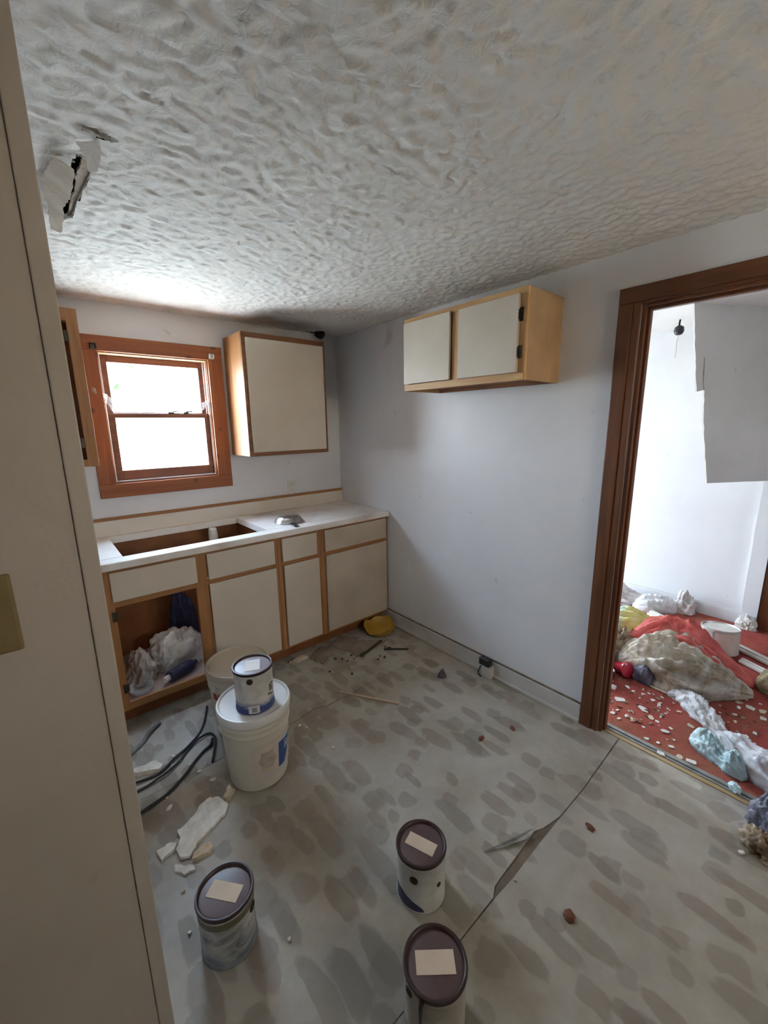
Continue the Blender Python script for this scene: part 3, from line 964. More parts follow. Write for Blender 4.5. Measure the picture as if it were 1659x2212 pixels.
def cabinet_unit(name, label, x0, x1, fronts, doors, stiles, open_bays=(), right_end=False):
    t = thing(name, label, 'cabinet', ((x0 + x1) / 2, -0.3, 0), group='kitchen base cabinets')
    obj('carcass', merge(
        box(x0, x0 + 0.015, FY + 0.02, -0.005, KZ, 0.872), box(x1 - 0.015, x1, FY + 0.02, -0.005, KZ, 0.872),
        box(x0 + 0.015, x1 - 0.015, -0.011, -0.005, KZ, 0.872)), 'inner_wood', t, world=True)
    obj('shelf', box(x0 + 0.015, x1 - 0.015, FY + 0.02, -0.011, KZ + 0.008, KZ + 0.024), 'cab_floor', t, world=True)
    obj('toe_kick', box(x0, x1, -0.545, -0.53, 0.003, KZ), 'inner_wood', t, world=True)
    for a, b in stiles:
        obj('stile', bbox(a, b, FY, FY + 0.02, KZ, 0.872, 0.001), 'oak_z', t, world=True)
    sx = sorted(stiles)
    for (a0, a1), (b0, b1) in zip(sx[:-1], sx[1:]):
        obj('rail', bbox(a1, b0, FY + 0.0005, FY + 0.02, 0.855, 0.872, 0.001), 'oak_x', t, world=True)
        obj('rail', bbox(a1, b0, FY + 0.0005, FY + 0.02, 0.672, 0.712, 0.001), 'oak_x', t, world=True)
        obj('rail', bbox(a1, b0, FY + 0.0005, FY + 0.02, KZ, KZ + 0.042, 0.001), 'oak_x', t, world=True)
    for a, b, m in fronts:
        obj('drawer_front', bbox(a, b, FY - 0.017, FY, 0.706, 0.858, 0.004), m, t, world=True)
    for a, b, m in doors:
        obj('door', bbox(a, b, FY - 0.017, FY, 0.112, 0.678, 0.004), m, t, world=True)
    return t


sinkcab = cabinet_unit('sink_cabinet', 'oak sink base cabinet with one door missing, rubbish inside', -1.862, -0.914,
                       [(-1.812, -1.408, 'laminate'), (-1.347, -0.940, 'laminate')], [(-1.347, -0.937, 'laminate')],
                       [(-1.862, -1.806), (-1.415, -1.350), (-0.944, -0.914)])
for z in (0.60, 0.195):
    h = obj('hinge', merge(bbox(-1.824, -1.802, FY - 0.006, FY, z, z + 0.05, 0.001), bbox(-1.806, -1.798, FY - 0.010, FY + 0.006, z + 0.010, z + 0.040, 0.002)), 'hinge', sinkcab, world=True)
cabinet_unit('drawer_cabinet', 'narrow beige base cabinet with one small drawer', -0.913, -0.604, [(-0.887, -0.634, 'laminate')], [(-0.882, -0.622, 'laminate')], [(-0.913, -0.884), (-0.638, -0.604)])
cabinet_unit('base_cabinet', 'wide base cabinet with stained beige door in the room corner', -0.603, -0.004, [(-0.570, -0.022, 'laminate_old')], [(-0.566, -0.018, 'laminate_old')], [(-0.603, -0.566), (-0.034, -0.004)])
cabinet_unit('base_cabinet', 'beige base cabinet mostly hidden behind the near partition', -2.446, -1.864, [(-2.41, -1.90, 'laminate')], [(-2.41, -1.90, 'laminate')], [(-2.446, -2.40), (-1.91, -1.864)])

SX0, SX1, SY0, SY1 = -1.735, -0.947, -0.545, -0.058
wt = thing('worktop', 'off-white laminate worktop with an empty sink cutout', 'worktop', (-1.2, -0.32, 0.875))
obj('slab', merge(bev(box(-2.448, -0.002, -0.64, SY0, 0.875, 0.915), 0.006), box(-2.448, SX0, SY0, 0, 0.8755, 0.9149), box(SX1, -0.002, SY0, 0, 0.8755, 0.9149), box(SX0, SX1, SY1, 0, 0.8755, 0.9149)), 'counter', wt, world=True)
obj('backsplash', bbox(-2.448, -0.004, -0.022, -0.001, 0.915, 1.008, 0.002), 'splash', wt, world=True)
obj('wood_cap', bbox(-2.448, -0.004, -0.026, -0.001, 1.008, 1.026, 0.002), 'oak_x', wt, world=True)

# ---------------------------------------------------------------- wall cabinets
# closed cabinet beside the window
c1 = thing('wall_cabinet', 'tall wall cabinet with one closed beige door beside the window', 'cabinet', (-0.615, -0.15, 1.362), group='kitchen wall cabinets')
obj('side_panel', bbox(-0.920, -0.905, -0.288, -0.002, 1.362, 2.138, 0.001), 'oak_z', c1, world=True)
obj('side_panel', bbox(-0.326, -0.311, -0.288, -0.002, 1.362, 2.138, 0.001), 'oak_z', c1, world=True)
obj('top_panel', box(-0.905, -0.326, -0.288, -0.002, 2.123, 2.137), 'oak_x', c1, world=True)
obj('bottom_panel', box(-0.905, -0.326, -0.288, -0.002, 1.375, 1.390), 'oak_x', c1, world=True)
obj('face_frame', merge(bbox(-0.920, -0.880, -0.307, -0.288, 1.362, 2.138, 0.001), bbox(-0.351, -0.311, -0.307, -0.288, 1.362, 2.138, 0.001), bbox(-0.880, -0.351, -0.307, -0.288, 2.09, 2.138, 0.001), bbox(-0.880, -0.351, -0.307, -0.288, 1.362, 1.405, 0.001)), 'oak_backlit', c1, world=True)
obj('door', bbox(-0.898, -0.334, -0.324, -0.307, 1.388, 2.104, 0.006), 'laminate', c1, world=True)
# open cabinet at the other side of the window
c0 = thing('wall_cabinet', 'doorless oak wall cabinet half hidden by the partition', 'cabinet', (-2.05, -0.15, 1.362), group='kitchen wall cabinets')
obj('side_panel', bbox(-1.763, -1.748, -0.288, -0.002, 1.362, 2.136, 0.001), 'oak_z', c0, world=True)
obj('side_panel', bbox(-2.360, -2.345, -0.288, -0.002, 1.362, 2.136, 0.001), 'oak_z', c0, world=True)
obj('back_panel', box(-2.345, -1.763, -0.010, -0.002, 1.39, 2.12), 'inner_wood', c0, world=True)
obj('top_panel', box(-2.345, -1.763, -0.288, -0.002, 2.12, 2.135), 'oak_x', c0, world=True)
obj('bottom_panel', box(-2.345, -1.763, -0.288, -0.002, 1.375, 1.39), 'oak_x', c0, world=True)
obj('face_frame', merge(bbox(-1.796, -1.748, -0.307, -0.288, 1.362, 2.136, 0.001), bbox(-2.360, -2.312, -0.307, -0.288, 1.362, 2.136, 0.001), bbox(-2.312, -1.796, -0.307, -0.288, 2.075, 2.136, 0.001), bbox(-2.312, -1.796, -0.307, -0.288, 1.362, 1.40, 0.001)), 'oak_z', c0, world=True)
for z in (1.46, 1.98):
    obj('hinge', bbox(-1.812, -1.794, -0.315, -0.300, z, z + 0.05, 0.001), 'hinge', c0, world=True)
# cabinet over the stove place on the right wall
c2 = thing('wall_cabinet', 'wide two-door pale oak cabinet on the right wall near the doorway', 'cabinet', (-0.15, -1.525, 1.745), group='kitchen wall cabinets')
Y0, Y1, Z0, Z1 = -1.910, -1.138, 1.745, 2.131
obj('side_panel', bbox(-0.288, -0.002, Y0, Y0 + 0.015, Z0, Z1, 0.001), 'side_panel', c2, world=True)
obj('side_panel', bbox(-0.288, -0.002, Y1 - 0.015, Y1, Z0, Z1, 0.001), 'side_panel', c2, world=True)
obj('top_panel', box(-0.288, -0.002, Y0 + 0.015, Y1 - 0.015, Z1 - 0.015, Z1 - 0.001), 'side_panel', c2, world=True)
obj('bottom_panel', box(-0.288, -0.002, Y0 + 0.015, Y1 - 0.015, Z0 + 0.018, Z0 + 0.030), 'inner_wood', c2, world=True)
obj('back_panel', box(-0.008, -0.002, Y0 + 0.015, Y1 - 0.015, Z0 + 0.03, Z1 - 0.015), 'inner_wood', c2, world=True)
obj('nailer', box(-0.026, -0.008, Y0 + 0.015, Y1 - 0.015, Z0, Z0 + 0.018), 'inner_wood', c2, world=True)
for a, b in ((Y0, Y0 + 0.045), (-1.535, -1.490), (Y1 - 0.035, Y1)):
    obj('stile', bbox(-0.307, -0.288, a, b, Z0 + 0.034, Z1 - 0.030, 0.001), 'maple_z', c2, world=True)
obj('rail', bbox(-0.307, -0.288, Y0, Y1, Z1 - 0.030, Z1, 0.001), 'maple_y', c2, world=True)
obj('rail', bbox(-0.307, -0.288, Y0, Y1, Z0, Z0 + 0.034, 0.001), 'maple_y', c2, world=True)
d1 = obj('door', bbox(-0.324, -0.307, -1.876, -1.541, Z0 + 0.034, Z1 - 0.027, 0.003), 'laminate', c2, world=True)
d2 = obj('door', bbox(-0.324, -0.307, -1.486, -1.148, Z0 + 0.036, Z1 - 0.024, 0.003), 'laminate', c2, world=True)
for z in (1.991, 1.836):
    obj('hinge', merge(bbox(-0.316, -0.306, -1.892, -1.877, z, z + 0.056, 0.002), bbox(-0.322, -0.308, -1.880, -1.875, z + 0.008, z + 0.048, 0.001)), 'hinge', c2, world=True)
obj('repair_block', bbox(-0.316, -0.307, -1.905, -1.862, Z0 + 0.004, Z0 + 0.028, 0.002), 'maple_y', c2, world=True)

# ---------------------------------------------------------------- things on walls
sw = thing('light_switch', 'yellowed switch plate on the near partition wall', 'switch', (-2.108, -2.2, 1.302))
obj('plate', bev(box(-0.036, 0.036, -0.007, 0, -0.058, 0.058), 0.004, 3), 'ivory_plastic', sw)
obj('toggle', bbox(-0.006, 0.006, -0.020, -0.007, -0.004, 0.018, 0.002), 'ivory_plastic', sw)
for z in (-0.030, 0.030):
    vf = lathe([(0.004, 0), (0.004, 0.0015), (0.002, 0.002)], 12)
    obj('screw', ([(x, -0.007 - zz, y + z) for x, y, zz in vf[0]], vf[1]), 'steel', sw)

ot = thing('wall_outlet', 'white wall outlet above the worktop near the corner', 'outlet', (-0.472, -0.001, 1.085))
obj('plate', bev(box(-0.035, 0.035, -0.006, 0, -0.055, 0.045), 0.003, 2), 'white_plastic', ot)
for z in (-0.028, 0.018):
    s = obj('socket', bev(box(-0.016, 0.016, -0.009, -0.006, z - 0.013, z + 0.013), 0.002), 'white_plastic', ot)
    obj('slot', merge(box(-0.008, -0.006, -0.0095, -0.009, z - 0.003, z + 0.007), box(0.006, 0.008, -0.0095, -0.009, z - 0.003, z + 0.007)), 'black_plastic', s)

fo = thing('floor_outlet', 'broken outlet box with a black plug at the right wall baseboard', 'outlet', (-0.015, -1.585, 0.003))
obj('box', bev(box(-0.040, 0.0, -0.045, 0.035, 0.0, 0.075), 0.004), 'baseboard', fo)
obj('plug', bev(box(-0.045, -0.002, -0.035, 0.040, 0.074, 0.125), 0.010, 3), 'black_plastic', fo)
obj('cord', tube(smooth_path([(-0.03, 0.02, 0.08), (-0.045, 0.03, 0.05), (-0.05, 0.035, 0.015), (-0.055, 0.01, 0.006)]), 0.004), 'black_plastic', fo)

nest = obj('mud_nest', crumple(0.038, 0.03, 0.035, 5, 0.5, 2.2, flat=False, sub=4), 'void', None, True, None)
nest.location = (-0.195, -0.068, H - 0.055)
tag(nest, 'dark clump of dirt hanging from a hole in the ceiling corner', 'nest')
obj('hanging_debris', tube(smooth_path([(-0.03, 0.02, 0.045), (-0.06, 0.03, 0.05), (-0.10, 0.035, 0.052)]), 0.003), 'void', nest)

# ---------------------------------------------------------------- things on and in the counter
pn = thing('pan', 'upturned shiny metal pan with a dark handle on the worktop', 'pan', (-0.735, -0.43, 0.915), (0, 0, R(-12)))
obj('bowl', lathe([(0.094, 0.0), (0.097, 0.004), (0.093, 0.009), (0.086, 0.026), (0.070, 0.042), (0.045, 0.050), (0.0, 0.052)], 40, True, False), 'steel', pn, True, 30)
obj('handle', bev(box(-0.012, 0.012, -0.185, -0.088, 0.002, 0.014), 0.004), 'black_plastic', pn)
obj('rivet', lathe([(0.006, 0.012), (0.006, 0.015), (0.003, 0.017)], 10), 'steel', pn).location = (0.0, -0.10, 0.0)

pipe = thing('drain_pipe', 'white plastic drain pipe stub inside the sink cutout', 'pipe', (-1.15, -0.13, KZ + 0.024))
obj('pipe', lathe([(0.022, 0), (0.022, 0.70), (0.019, 0.70), (0.019, 0.05)], 24, True, False), 'white_plastic', pipe, True)
obj('coupling', lathe([(0.030, 0.66), (0.030, 0.72), (0.026, 0.765), (0.016, 0.775), (0.016, 0.66)], 24, False, False), 'white_plastic', pipe, True)

SZ = KZ + 0.024
heap('plastic_bag', 'crumpled whitish plastic bag inside the open sink cabinet', 'bag', (-1.50, -0.30, SZ), R(12), 0.155, 0.13, 0.17, 'bag_white', 3, amp=0.55, lobes=0.4)
heap('paper_bag', 'small dingy crumpled bag on the sink cabinet shelf beside the missing door', 'bag', (-1.70, -0.36, SZ), R(-10), 0.085, 0.09, 0.13, 'bag_shelf', 7, amp=0.6, lobes=0.4)
heap('dark_cloth', 'dark blue bundle at the back of the sink cabinet', 'cloth', (-1.395, -0.12, SZ), 0, 0.09, 0.07, 0.34, 'navy', 9, amp=0.3)
bt = thing('bottle', 'dark blue plastic bottle with white cap lying in the sink cabinet', 'bottle', (-1.595, -0.53, SZ + 0.036), (0, R(90), R(24)))
obj('body', lathe([(0.030, 0.0), (0.035, 0.006), (0.035, 0.13), (0.028, 0.155), (0.014, 0.175), (0.014, 0.185)], 24), 'navy', bt, True)
obj('cap', lathe([(0.016, -0.03), (0.018, -0.026), (0.018, 0.0), (0.012, 0.0)], 20), 'white_plastic', bt, True)
ds = thing('plastic_dish', 'clear shallow plastic dish at the front of the sink cabinet shelf', 'dish', (-1.735, -0.50, SZ))
obj('shell', lathe([(0.0, 0.002), (0.045, 0.002), (0.058, 0.02), (0.064, 0.032), (0.066, 0.032), (0.060, 0.018), (0.047, 0.0), (0.0, 0.0)], 32, False, False), 'film', ds, True)

# ---------------------------------------------------------------- buckets and paint cans


def patch(r_of_z, a0, a1, z0, z1, na=14, nz=6, off=0.0012, outline=None):
    """thin curved sheet lying on a round wall"""
    V, F = [], []
    for s in (0, 1):
        for j in range(nz + 1):
            for i in range(na + 1):
                fa, fzv = i / na, j / nz
                z = z0 + (z1 - z0) * fzv
                if outline:
                    lo_, hi_ = outline(fzv)
                    fa = lo_ + (hi_ - lo_) * fa
                a = a0 + (a1 - a0) * fa
                r = r_of_z(z) + off * (1 if s else 0.3)
                V.append((r * math.cos(a), r * math.sin(a), z))
    n = (na + 1) * (nz + 1)
    for j in range(nz):
        for i in range(na):
            a = j * (na + 1) + i
            F.append((a, a + na + 1, a + na + 2, a + 1))
            F.append((a + n, a + n + 1, a + n + na + 2, a + n + na + 1))
    for i in range(na):
        F.append((i, i + 1, i + 1 + n, i + n))
        b = nz * (na + 1) + i
        F.append((b, b + n, b + 1 + n, b + 1))
    for j in range(nz):
        b = j * (na + 1)
        F.append((b, b + n, b + na + 1 + n, b + na + 1))
        b += na
        F.append((b, b + na + 1, b + na + 1 + n, b + n))
    return V, F


def br(z):
    return 0.128 + (0.146 - 0.128) * min(z, 0.27) / 0.27


def bucket(label, loc, rotz, lid_mat):
    t = thing('bucket', label, 'bucket', loc, (0, 0, rotz), group='five gallon buckets')
    obj('body', lathe([(0.118, 0.0), (0.126, 0.004), (0.128, 0.012), (0.146, 0.272), (0.151, 0.275), (0.152, 0.282), (0.148, 0.288), (0.148, 0.305), (0.153, 0.308), (0.153, 0.315), (0.149, 0.320), (0.150, 0.348)], 56), 'bucket', t, True, 40)
    l = obj('lid', lathe([(0.150, 0.335), (0.157, 0.335), (0.159, 0.345), (0.159, 0.362), (0.156, 0.370), (0.149, 0.371), (0.146, 0.366), (0.143, 0.362), (0.10, 0.361), (0.0, 0.361)], 56, False, False), lid_mat, t, True, 40)
    for s in (1, -1):
        vf = lathe([(0.014, 0), (0.014, 0.008), (0.008, 0.011)], 16)
        obj('handle_ear', ([(s * (0.149 + z), y, x + 0.296) for x, y, z in vf[0]], vf[1]), 'white_plastic', t)
    return t


b1 = bucket('milky white bucket carrying a paint can on its lid', (-1.42, -1.335, 0.003), 0, 'bucket_lid')
patch_l = obj('label', patch(br, R(-120), R(-14), 0.055, 0.235, 24, 4), 'label_beige', b1)
# blue emblem with pale strokes on the printed label
obj('blue_emblem', patch(br, R(-74), R(-28), 0.080, 0.205, 12, 8, 0.0020, lambda f: (0.02, 0.35 + 0.65 * f)), 'label_blue', patch_l)
obj('pale_lettering', merge(
    patch(br, R(-58), R(-54), 0.150, 0.195, 3, 3, 0.0027, lambda f: (0.0 + 0.3 * f, 0.7 + 0.3 * f)), patch(br, R(-50), R(-46), 0.140, 0.185, 3, 3, 0.0027, lambda f: (0.3 - 0.3 * f, 1 - 0.3 * f)),
    patch(br, R(-57), R(-45), 0.160, 0.168, 5, 2, 0.0027), patch(br, R(-43), R(-39), 0.150, 0.200, 3, 3, 0.0027), patch(br, R(-64), R(-52), 0.206, 0.224, 5, 2, 0.0027)), 'label_white', patch_l)
obj('pale_band', patch(br, R(-98), R(-40), 0.062, 0.078, 12, 1, 0.0020), 'label_white', patch_l)
obj('faded_print', patch(br, R(-112), R(-80), 0.110, 0.195, 12, 6, 0.0018, lambda f: (0.10 + 0.10 * math.sin(f * 9), 0.95 - 0.12 * math.cos(f * 7))), 'label_print', patch_l)
b2 = bucket('dingy lidded bucket standing against the cabinet doors', (-1.355, -0.985, 0.003), R(20), 'bucket_lid_old')
pl2 = obj('red_label', patch(br, R(-190), R(-168), 0.225, 0.262, 6, 2), 'label_red', b2)
obj('bail', tube(smooth_path([(-0.152, 0, 0.296), (-0.16, -0.05, 0.26), (-0.11, -0.125, 0.225), (0.0, -0.165, 0.21), (0.11, -0.125, 0.225), (0.16, -0.05, 0.26), (0.152, 0, 0.296)]), 0.0022), 'steel', b2)


def paint_can(label, loc, rotz, body_mat, lid_mat, paper, lw, lh, lang, ears=(), tilt=(0, 0), neck=None, group='gallon paint cans'):
    t = thing('paint_can', label, 'can', loc, (tilt[0], tilt[1], rotz), group=group)
    obj('body', lathe([(0.078, 0.0), (0.082, 0.001), (0.0825, 0.005), (0.0805, 0.008), (0.0805, 0.168), (0.0825, 0.171), (0.0825, 0.176), (0.0795, 0.180)], 48), body_mat, t, True, 40)
    if neck:
        obj('neck_band', lathe([(0.0808, 0.145), (0.0816, 0.146), (0.0816, 0.168), (0.0806, 0.169)], 48, False, False), neck, t, True, 40)
    ld = obj('lid', lathe([(0.0795, 0.176), (0.0835, 0.178), (0.0845, 0.184), (0.0835, 0.190), (0.0795, 0.191), (0.0755, 0.189), (0.0735, 0.183), (0.0725, 0.1815)], 48, False, False), 'lid_rim', t, True, 50)
    obj('lid_panel', lathe([(0.0730, 0.179), (0.0730, 0.1822), (0.070, 0.1828), (0.0, 0.1832)], 48, True, False), lid_mat, ld, True, 50)
    pv = bev(box(-lw / 2, lw / 2, -lh / 2, lh / 2, 0.1830, 0.1842), 0.0003, 1)
    c, s = math.cos(lang), math.sin(lang)
    obj('paper_label', ([(x * c - y * s, x * s + y * c, z) for x, y, z in pv[0]], pv[1]), paper, t)
    for ang, z, r in ears:
        vf = lathe([(r, 0.0), (r, 0.003), (r * 0.7, 0.004), (r * 0.55, 0.001), (0.0, 0.001)], 20, True, False)
        V = []
        for x, y, h_ in vf[0]:
            rr = 0.0795 + h_
            V.append((rr * math.cos(ang) - x * math.sin(ang), rr * math.sin(ang) + x * math.cos(ang), z + y))
        obj('handle_ear', (V, vf[1]), 'hole_brown', t, True)
    return t


# label directions: the long side of each paper label in the room's own axes
paint_can('paint can with brown lid and smeared blue-grey wrap beside plaster scraps', (-1.765, -1.893, 0.003), 0, 'can_a', 'lid_brown', 'paper', 0.098, 0.050, R(-50.5), ears=[(R(-44), 0.132, 0.015)], neck='can_neck')
cb = paint_can('white paint can with brown lid and two dark spots, standing farther from the partition', (-1.215, -2.18, 0.003), 0, 'can_b', 'lid_brown', 'paper', 0.100, 0.045, R(-70), ears=[(R(-152), 0.130, 0.014), (R(-90), 0.096, 0.008)])
paint_can('nearest paint can, brown lid with a squarely placed tan label', (-1.41, -2.424, 0.003), 0, 'can_c', 'lid_brown', 'paper', 0.102, 0.052, R(-39.5), ears=[(R(168), 0.150, 0.012)])
cd = paint_can('cream paint can with lilac grey lid standing on the bucket lid', (-1.422, -1.362, 0.366), 0, 'can_d', 'lid_lilac', 'paper_white', 0.062, 0.085, R(-25), ears=[(R(-122.6), 0.155, 0.013)])
ccr = lambda z: 0.0806
obj('blue_print', patch(ccr, R(-208), R(-128), 0.009, 0.060, 16, 6, outline=lambda f: (0.0, 1.0 - 0.75 * f * f)), 'navy_print', cb)
sq = obj('white_sticker', patch(ccr, R(-132), R(-100), 0.006, 0.040, 8, 2), 'paper_white', cd)
obj('grey_print', patch(ccr, R(-122), R(-108), 0.012, 0.034, 5, 2, 0.0022), 'label_sq', sq)
obj('dark_print', merge(patch(ccr, R(-62), R(-56), 0.080, 0.112, 3, 2), patch(ccr, R(-54), R(-44), 0.106, 0.114, 3, 2), patch(ccr, R(-52), R(-47), 0.076, 0.100, 3, 2), patch(ccr, R(-70), R(-58), 0.066, 0.072, 3, 2), patch(ccr, R(-58), R(-44), 0.058, 0.063, 3, 2)), 'ink', cd)
obj('drip', tube(smooth_path([(-0.080, -0.030, 0.182), (-0.0845, -0.030, 0.16), (-0.085, -0.031, 0.12), (-0.084, -0.031, 0.095)]), 0.007, 8, lambda t: 1.0 - 0.7 * t), 'lid_rim', bpy.data.objects['paint_can.002'])

# ---------------------------------------------------------------- litter on the kitchen floor
FZ = 0.003


def slab_scrap(name, label, cat, poly, mat, h=0.010, seed=1, amp=0.004, group=None, dome=0.0):
    cx = sum(p[0] for p in poly) / len(poly)
    cy = sum(p[1] for p in poly) / len(poly)
    q = [(x - cx, y - cy) for x, y in rough_outline(poly, amp, seed)]
    V, F = prism(q, 0.0, lambda x, y: h + 0.35 * h * noise.noise(Vector((x * 40, y * 40, seed))))
    if dome:
        V.append((0, 0, h + dome))
        n = len(q)
        F = [f for f in F if f != tuple(range(n, 2 * n))] + [(n + i, n + (i + 1) % n, 2 * n) for i in range(n)]
    o = obj(name, (V, F), mat)
    o.location = (cx, cy, FZ)
    return tag(o, label, cat, group)


slab_scrap('plaster_slab', 'long white slab of fallen plaster beside the bucket', 'plaster', [(-1.65, -1.352), (-1.618, -1.371), (-1.604, -1.433), (-1.623, -1.463), (-1.691, -1.494), (-1.754, -1.522), (-1.787, -1.557), (-1.818, -1.537), (-1.818, -1.492), (-1.797, -1.457), (-1.796, -1.417), (-1.767, -1.414), (-1.717, -1.382), (-1.689, -1.358)], 'chip', 0.012, 2, 0.003, dome=0.006)
slab_scrap('plaster_chunk', 'small plaster chunk closest to the partition edge', 'plaster', [(-1.875, -1.456), (-1.825, -1.454), (-1.813, -1.471), (-1.824, -1.488), (-1.872, -1.503)], 'chip', 0.014, 3, 0.003)
slab_scrap('plaster_chunk', 'tan edged plaster chunk touching the end of the long slab', 'plaster', [(-1.772, -1.548), (-1.714, -1.547), (-1.706, -1.583), (-1.758, -1.583), (-1.786, -1.575)], 'chip_tan', 0.014, 4, 0.004)
slab_scrap('plaster_chunk', 'flat plaster flake just behind the smeared paint can', 'plaster', [(-1.840, -1.552), (-1.79, -1.592), (-1.785, -1.612), (-1.817, -1.604), (-1.845, -1.572)], 'chip', 0.008, 5, 0.004)
slab_scrap('plaster_chunk', 'narrow plaster piece leaning at the foot of the bucket', 'plaster', [(-1.566, -1.348), (-1.553, -1.385), (-1.594, -1.412), (-1.608, -1.390)], 'chip_tan', 0.018, 6, 0.003)
slab_scrap('plaster_strip', 'white plaster strip lying across the black cables', 'plaster', [(-1.874, -0.969), (-1.816, -0.986), (-1.783, -0.98), (-1.757, -1.037), (-1.773, -1.052), (-1.806, -1.029), (-1.871, -1.005)], 'chip', 0.022, 7, 0.005)


def zpath(pts, z):
    return smooth_path([(x, y, z + 0.003 * math.sin(i * 1.7)) for i, (x, y) in enumerate(pts)], 6)


tag(obj('cable', tube(zpath([(-1.462, -0.729), (-1.492, -0.802), (-1.531, -0.876), (-1.572, -0.926), (-1.643, -0.985), (-1.706, -1.017), (-1.763, -1.052), (-1.814, -1.062), (-1.90, -1.045), (-2.0, -1.03)], 0.010), 0.0055), 'cable', None, True), 'black cable running from the sink cabinet, passing under the plaster strip', 'cable', 'black cables on the floor')
tag(obj('cable', tube(zpath([(-1.575, -1.16), (-1.535, -1.075), (-1.512, -1.01), (-1.515, -0.962), (-1.54, -0.954), (-1.588, -0.967), (-1.64, -1.0), (-1.687, -1.046), (-1.747, -1.083), (-1.793, -1.094), (-1.837, -1.103), (-1.92, -1.11), (-2.02, -1.12)], 0.012), 0.0055), 'cable', None, True), 'black cable looping round behind the bucket foot', 'cable', 'black cables on the floor')
tag(obj('cable', tube(zpath([(-1.525, -1.005), (-1.545, -1.045), (-1.585, -1.062), (-1.638, -1.1), (-1.681, -1.144), (-1.721, -1.174), (-1.778, -1.206), (-1.822, -1.22), (-1.859, -1.231), (-1.95, -1.25)], 0.011), 0.0065), 'cable', None, True), 'thick black cable nearest to the viewer, ending at the partition', 'cable', 'black cables on the floor')
tag(obj('hose', tube(zpath([(-1.70, -0.70), (-1.76, -0.75), (-1.80, -0.80), (-1.87, -0.85), (-1.97, -0.90)], 0.012), 0.010), 'hose', None, True), 'grey hose coming out from under the sink cabinet', 'hose')

slab_scrap('vinyl_scrap', 'torn vinyl scrap curling up in front of the narrow drawer cabinet', 'scrap', [(-0.44, -0.56), (-0.345, -0.667), (-0.384, -0.714), (-0.289, -0.782), (-0.237, -0.845), (-0.52, -0.877), (-0.502, -0.793), (-0.542, -0.728), (-0.56, -0.615)], 'vinyl_back', 0.006, 11, 0.008)
slab_scrap('vinyl_scrap', 'dusty torn vinyl scrap in front of the middle toe kick', 'scrap', [(-0.64, -0.60), (-0.575, -0.623), (-0.56, -0.701), (-0.727, -0.801), (-0.766, -0.690), (-0.694, -0.627)], 'vinyl_back', 0.006, 13, 0.008)
slab_scrap('paper_scrap', 'pale crumpled scrap under the cabinet edge behind the bucket', 'scrap', [(-0.894, -0.639), (-0.80, -0.612), (-0.765, -0.654), (-0.861, -0.669)], 'chip_tan', 0.012, 14, 0.006)


def bar(name, label, cat, a, b, w, h, mat, z=FZ):
    va, vb = Vector((*a, 0)), Vector((*b, 0))
    L = (vb - va).length
    o = obj(name, bev(box(-L / 2, L / 2, -w / 2, w / 2, 0, h), min(w, h) * 0.3), mat)
    o.location = (*((va + vb) / 2).xy, z)
    o.rotation_euler = (0, 0, math.atan2(vb.y - va.y, vb.x - va.x))
    return tag(o, label, cat)


bar('stick', 'pale bare wooden stick lying alone on the vinyl', 'stick', (-0.826, -1.113), (-0.63, -1.429), 0.013, 0.010, 'stick')
bar('stick', 'short rotten dark stick near the yellow bowl', 'stick', (-0.313, -0.924), (-0.185, -1.038), 0.014, 0.008, 'rot_stick')
bar('wood_splinter', 'long dark splinter lying on the torn vinyl scrap', 'splinter', (-0.255, -0.83), (-0.50, -0.90), 0.018, 0.006, 'rot_stick', FZ + 0.008)

yb = thing('bowl', 'broken mustard yellow bowl on the floor in the cabinet corner', 'bowl', (-0.165, -0.695, FZ), (R(6), R(-5), 0))
V, F = lathe([(0.0, 0.0), (0.075, 0.0), (0.105, 0.020), (0.118, 0.046), (0.121, 0.046), (0.109, 0.018), (0.078, 0.004), (0.0, 0.004)], 48, False, False)
V = [(x, y, z + (0.012 * math.sin(3 * math.atan2(y, x) + 0.6) + 0.006 * math.sin(7 * math.atan2(y, x)) if z > 0.04 else 0)) for x, y, z in V]
o = obj('shell', (V, F), 'yellow', yb, True, 40)
o.location = (0, 0, 0.010)

lump = heap('purple_lump', 'dull purple ball of rubbish on the floor before the right wall', 'lump', (-0.246, -1.409, FZ), 0, 0.026, 0.024, 0.042, 'purple', 4, sub=4, amp=0.3)
heap('dry_leaf', 'curled reddish leaf on the open vinyl past the nearest can', 'leaf', (-0.917, -2.554, FZ), 0.4, 0.018, 0.015, 0.014, 'leafbrown', 6, sub=3, amp=0.8)
heap('dry_leaf', 'small brown leaf crumb on the vinyl by the floor seam', 'leaf', (-0.563, -2.464, FZ), 1.1, 0.018, 0.012, 0.010, 'leafbrown', 8, sub=3, amp=0.8)
heap('dry_leaf', 'tan leaf bit on the vinyl halfway to the doorway', 'leaf', (-0.495, -1.896, FZ), 0.2, 0.020, 0.010, 0.010, 'leafbrown', 9, sub=3, amp=0.8)
heap('dry_leaf', 'tiny leaf bit on the vinyl closest to the doorway casing', 'leaf', (-0.316, -1.958, FZ), 0.9, 0.016, 0.010, 0.010, 'leafbrown', 10, sub=3, amp=0.8)

rnd = random.Random(77)


def chip_poly(size, r):
    n = r.randint(5, 7)
    return [(size * r.uniform(0.6, 1.05) * math.cos(2 * math.pi * k / n + r.uniform(-0.3, 0.3)), size * 0.75 * r.uniform(0.6, 1.05) * math.sin(2 * math.pi * k / n + r.uniform(-0.3, 0.3))) for k in range(n)]


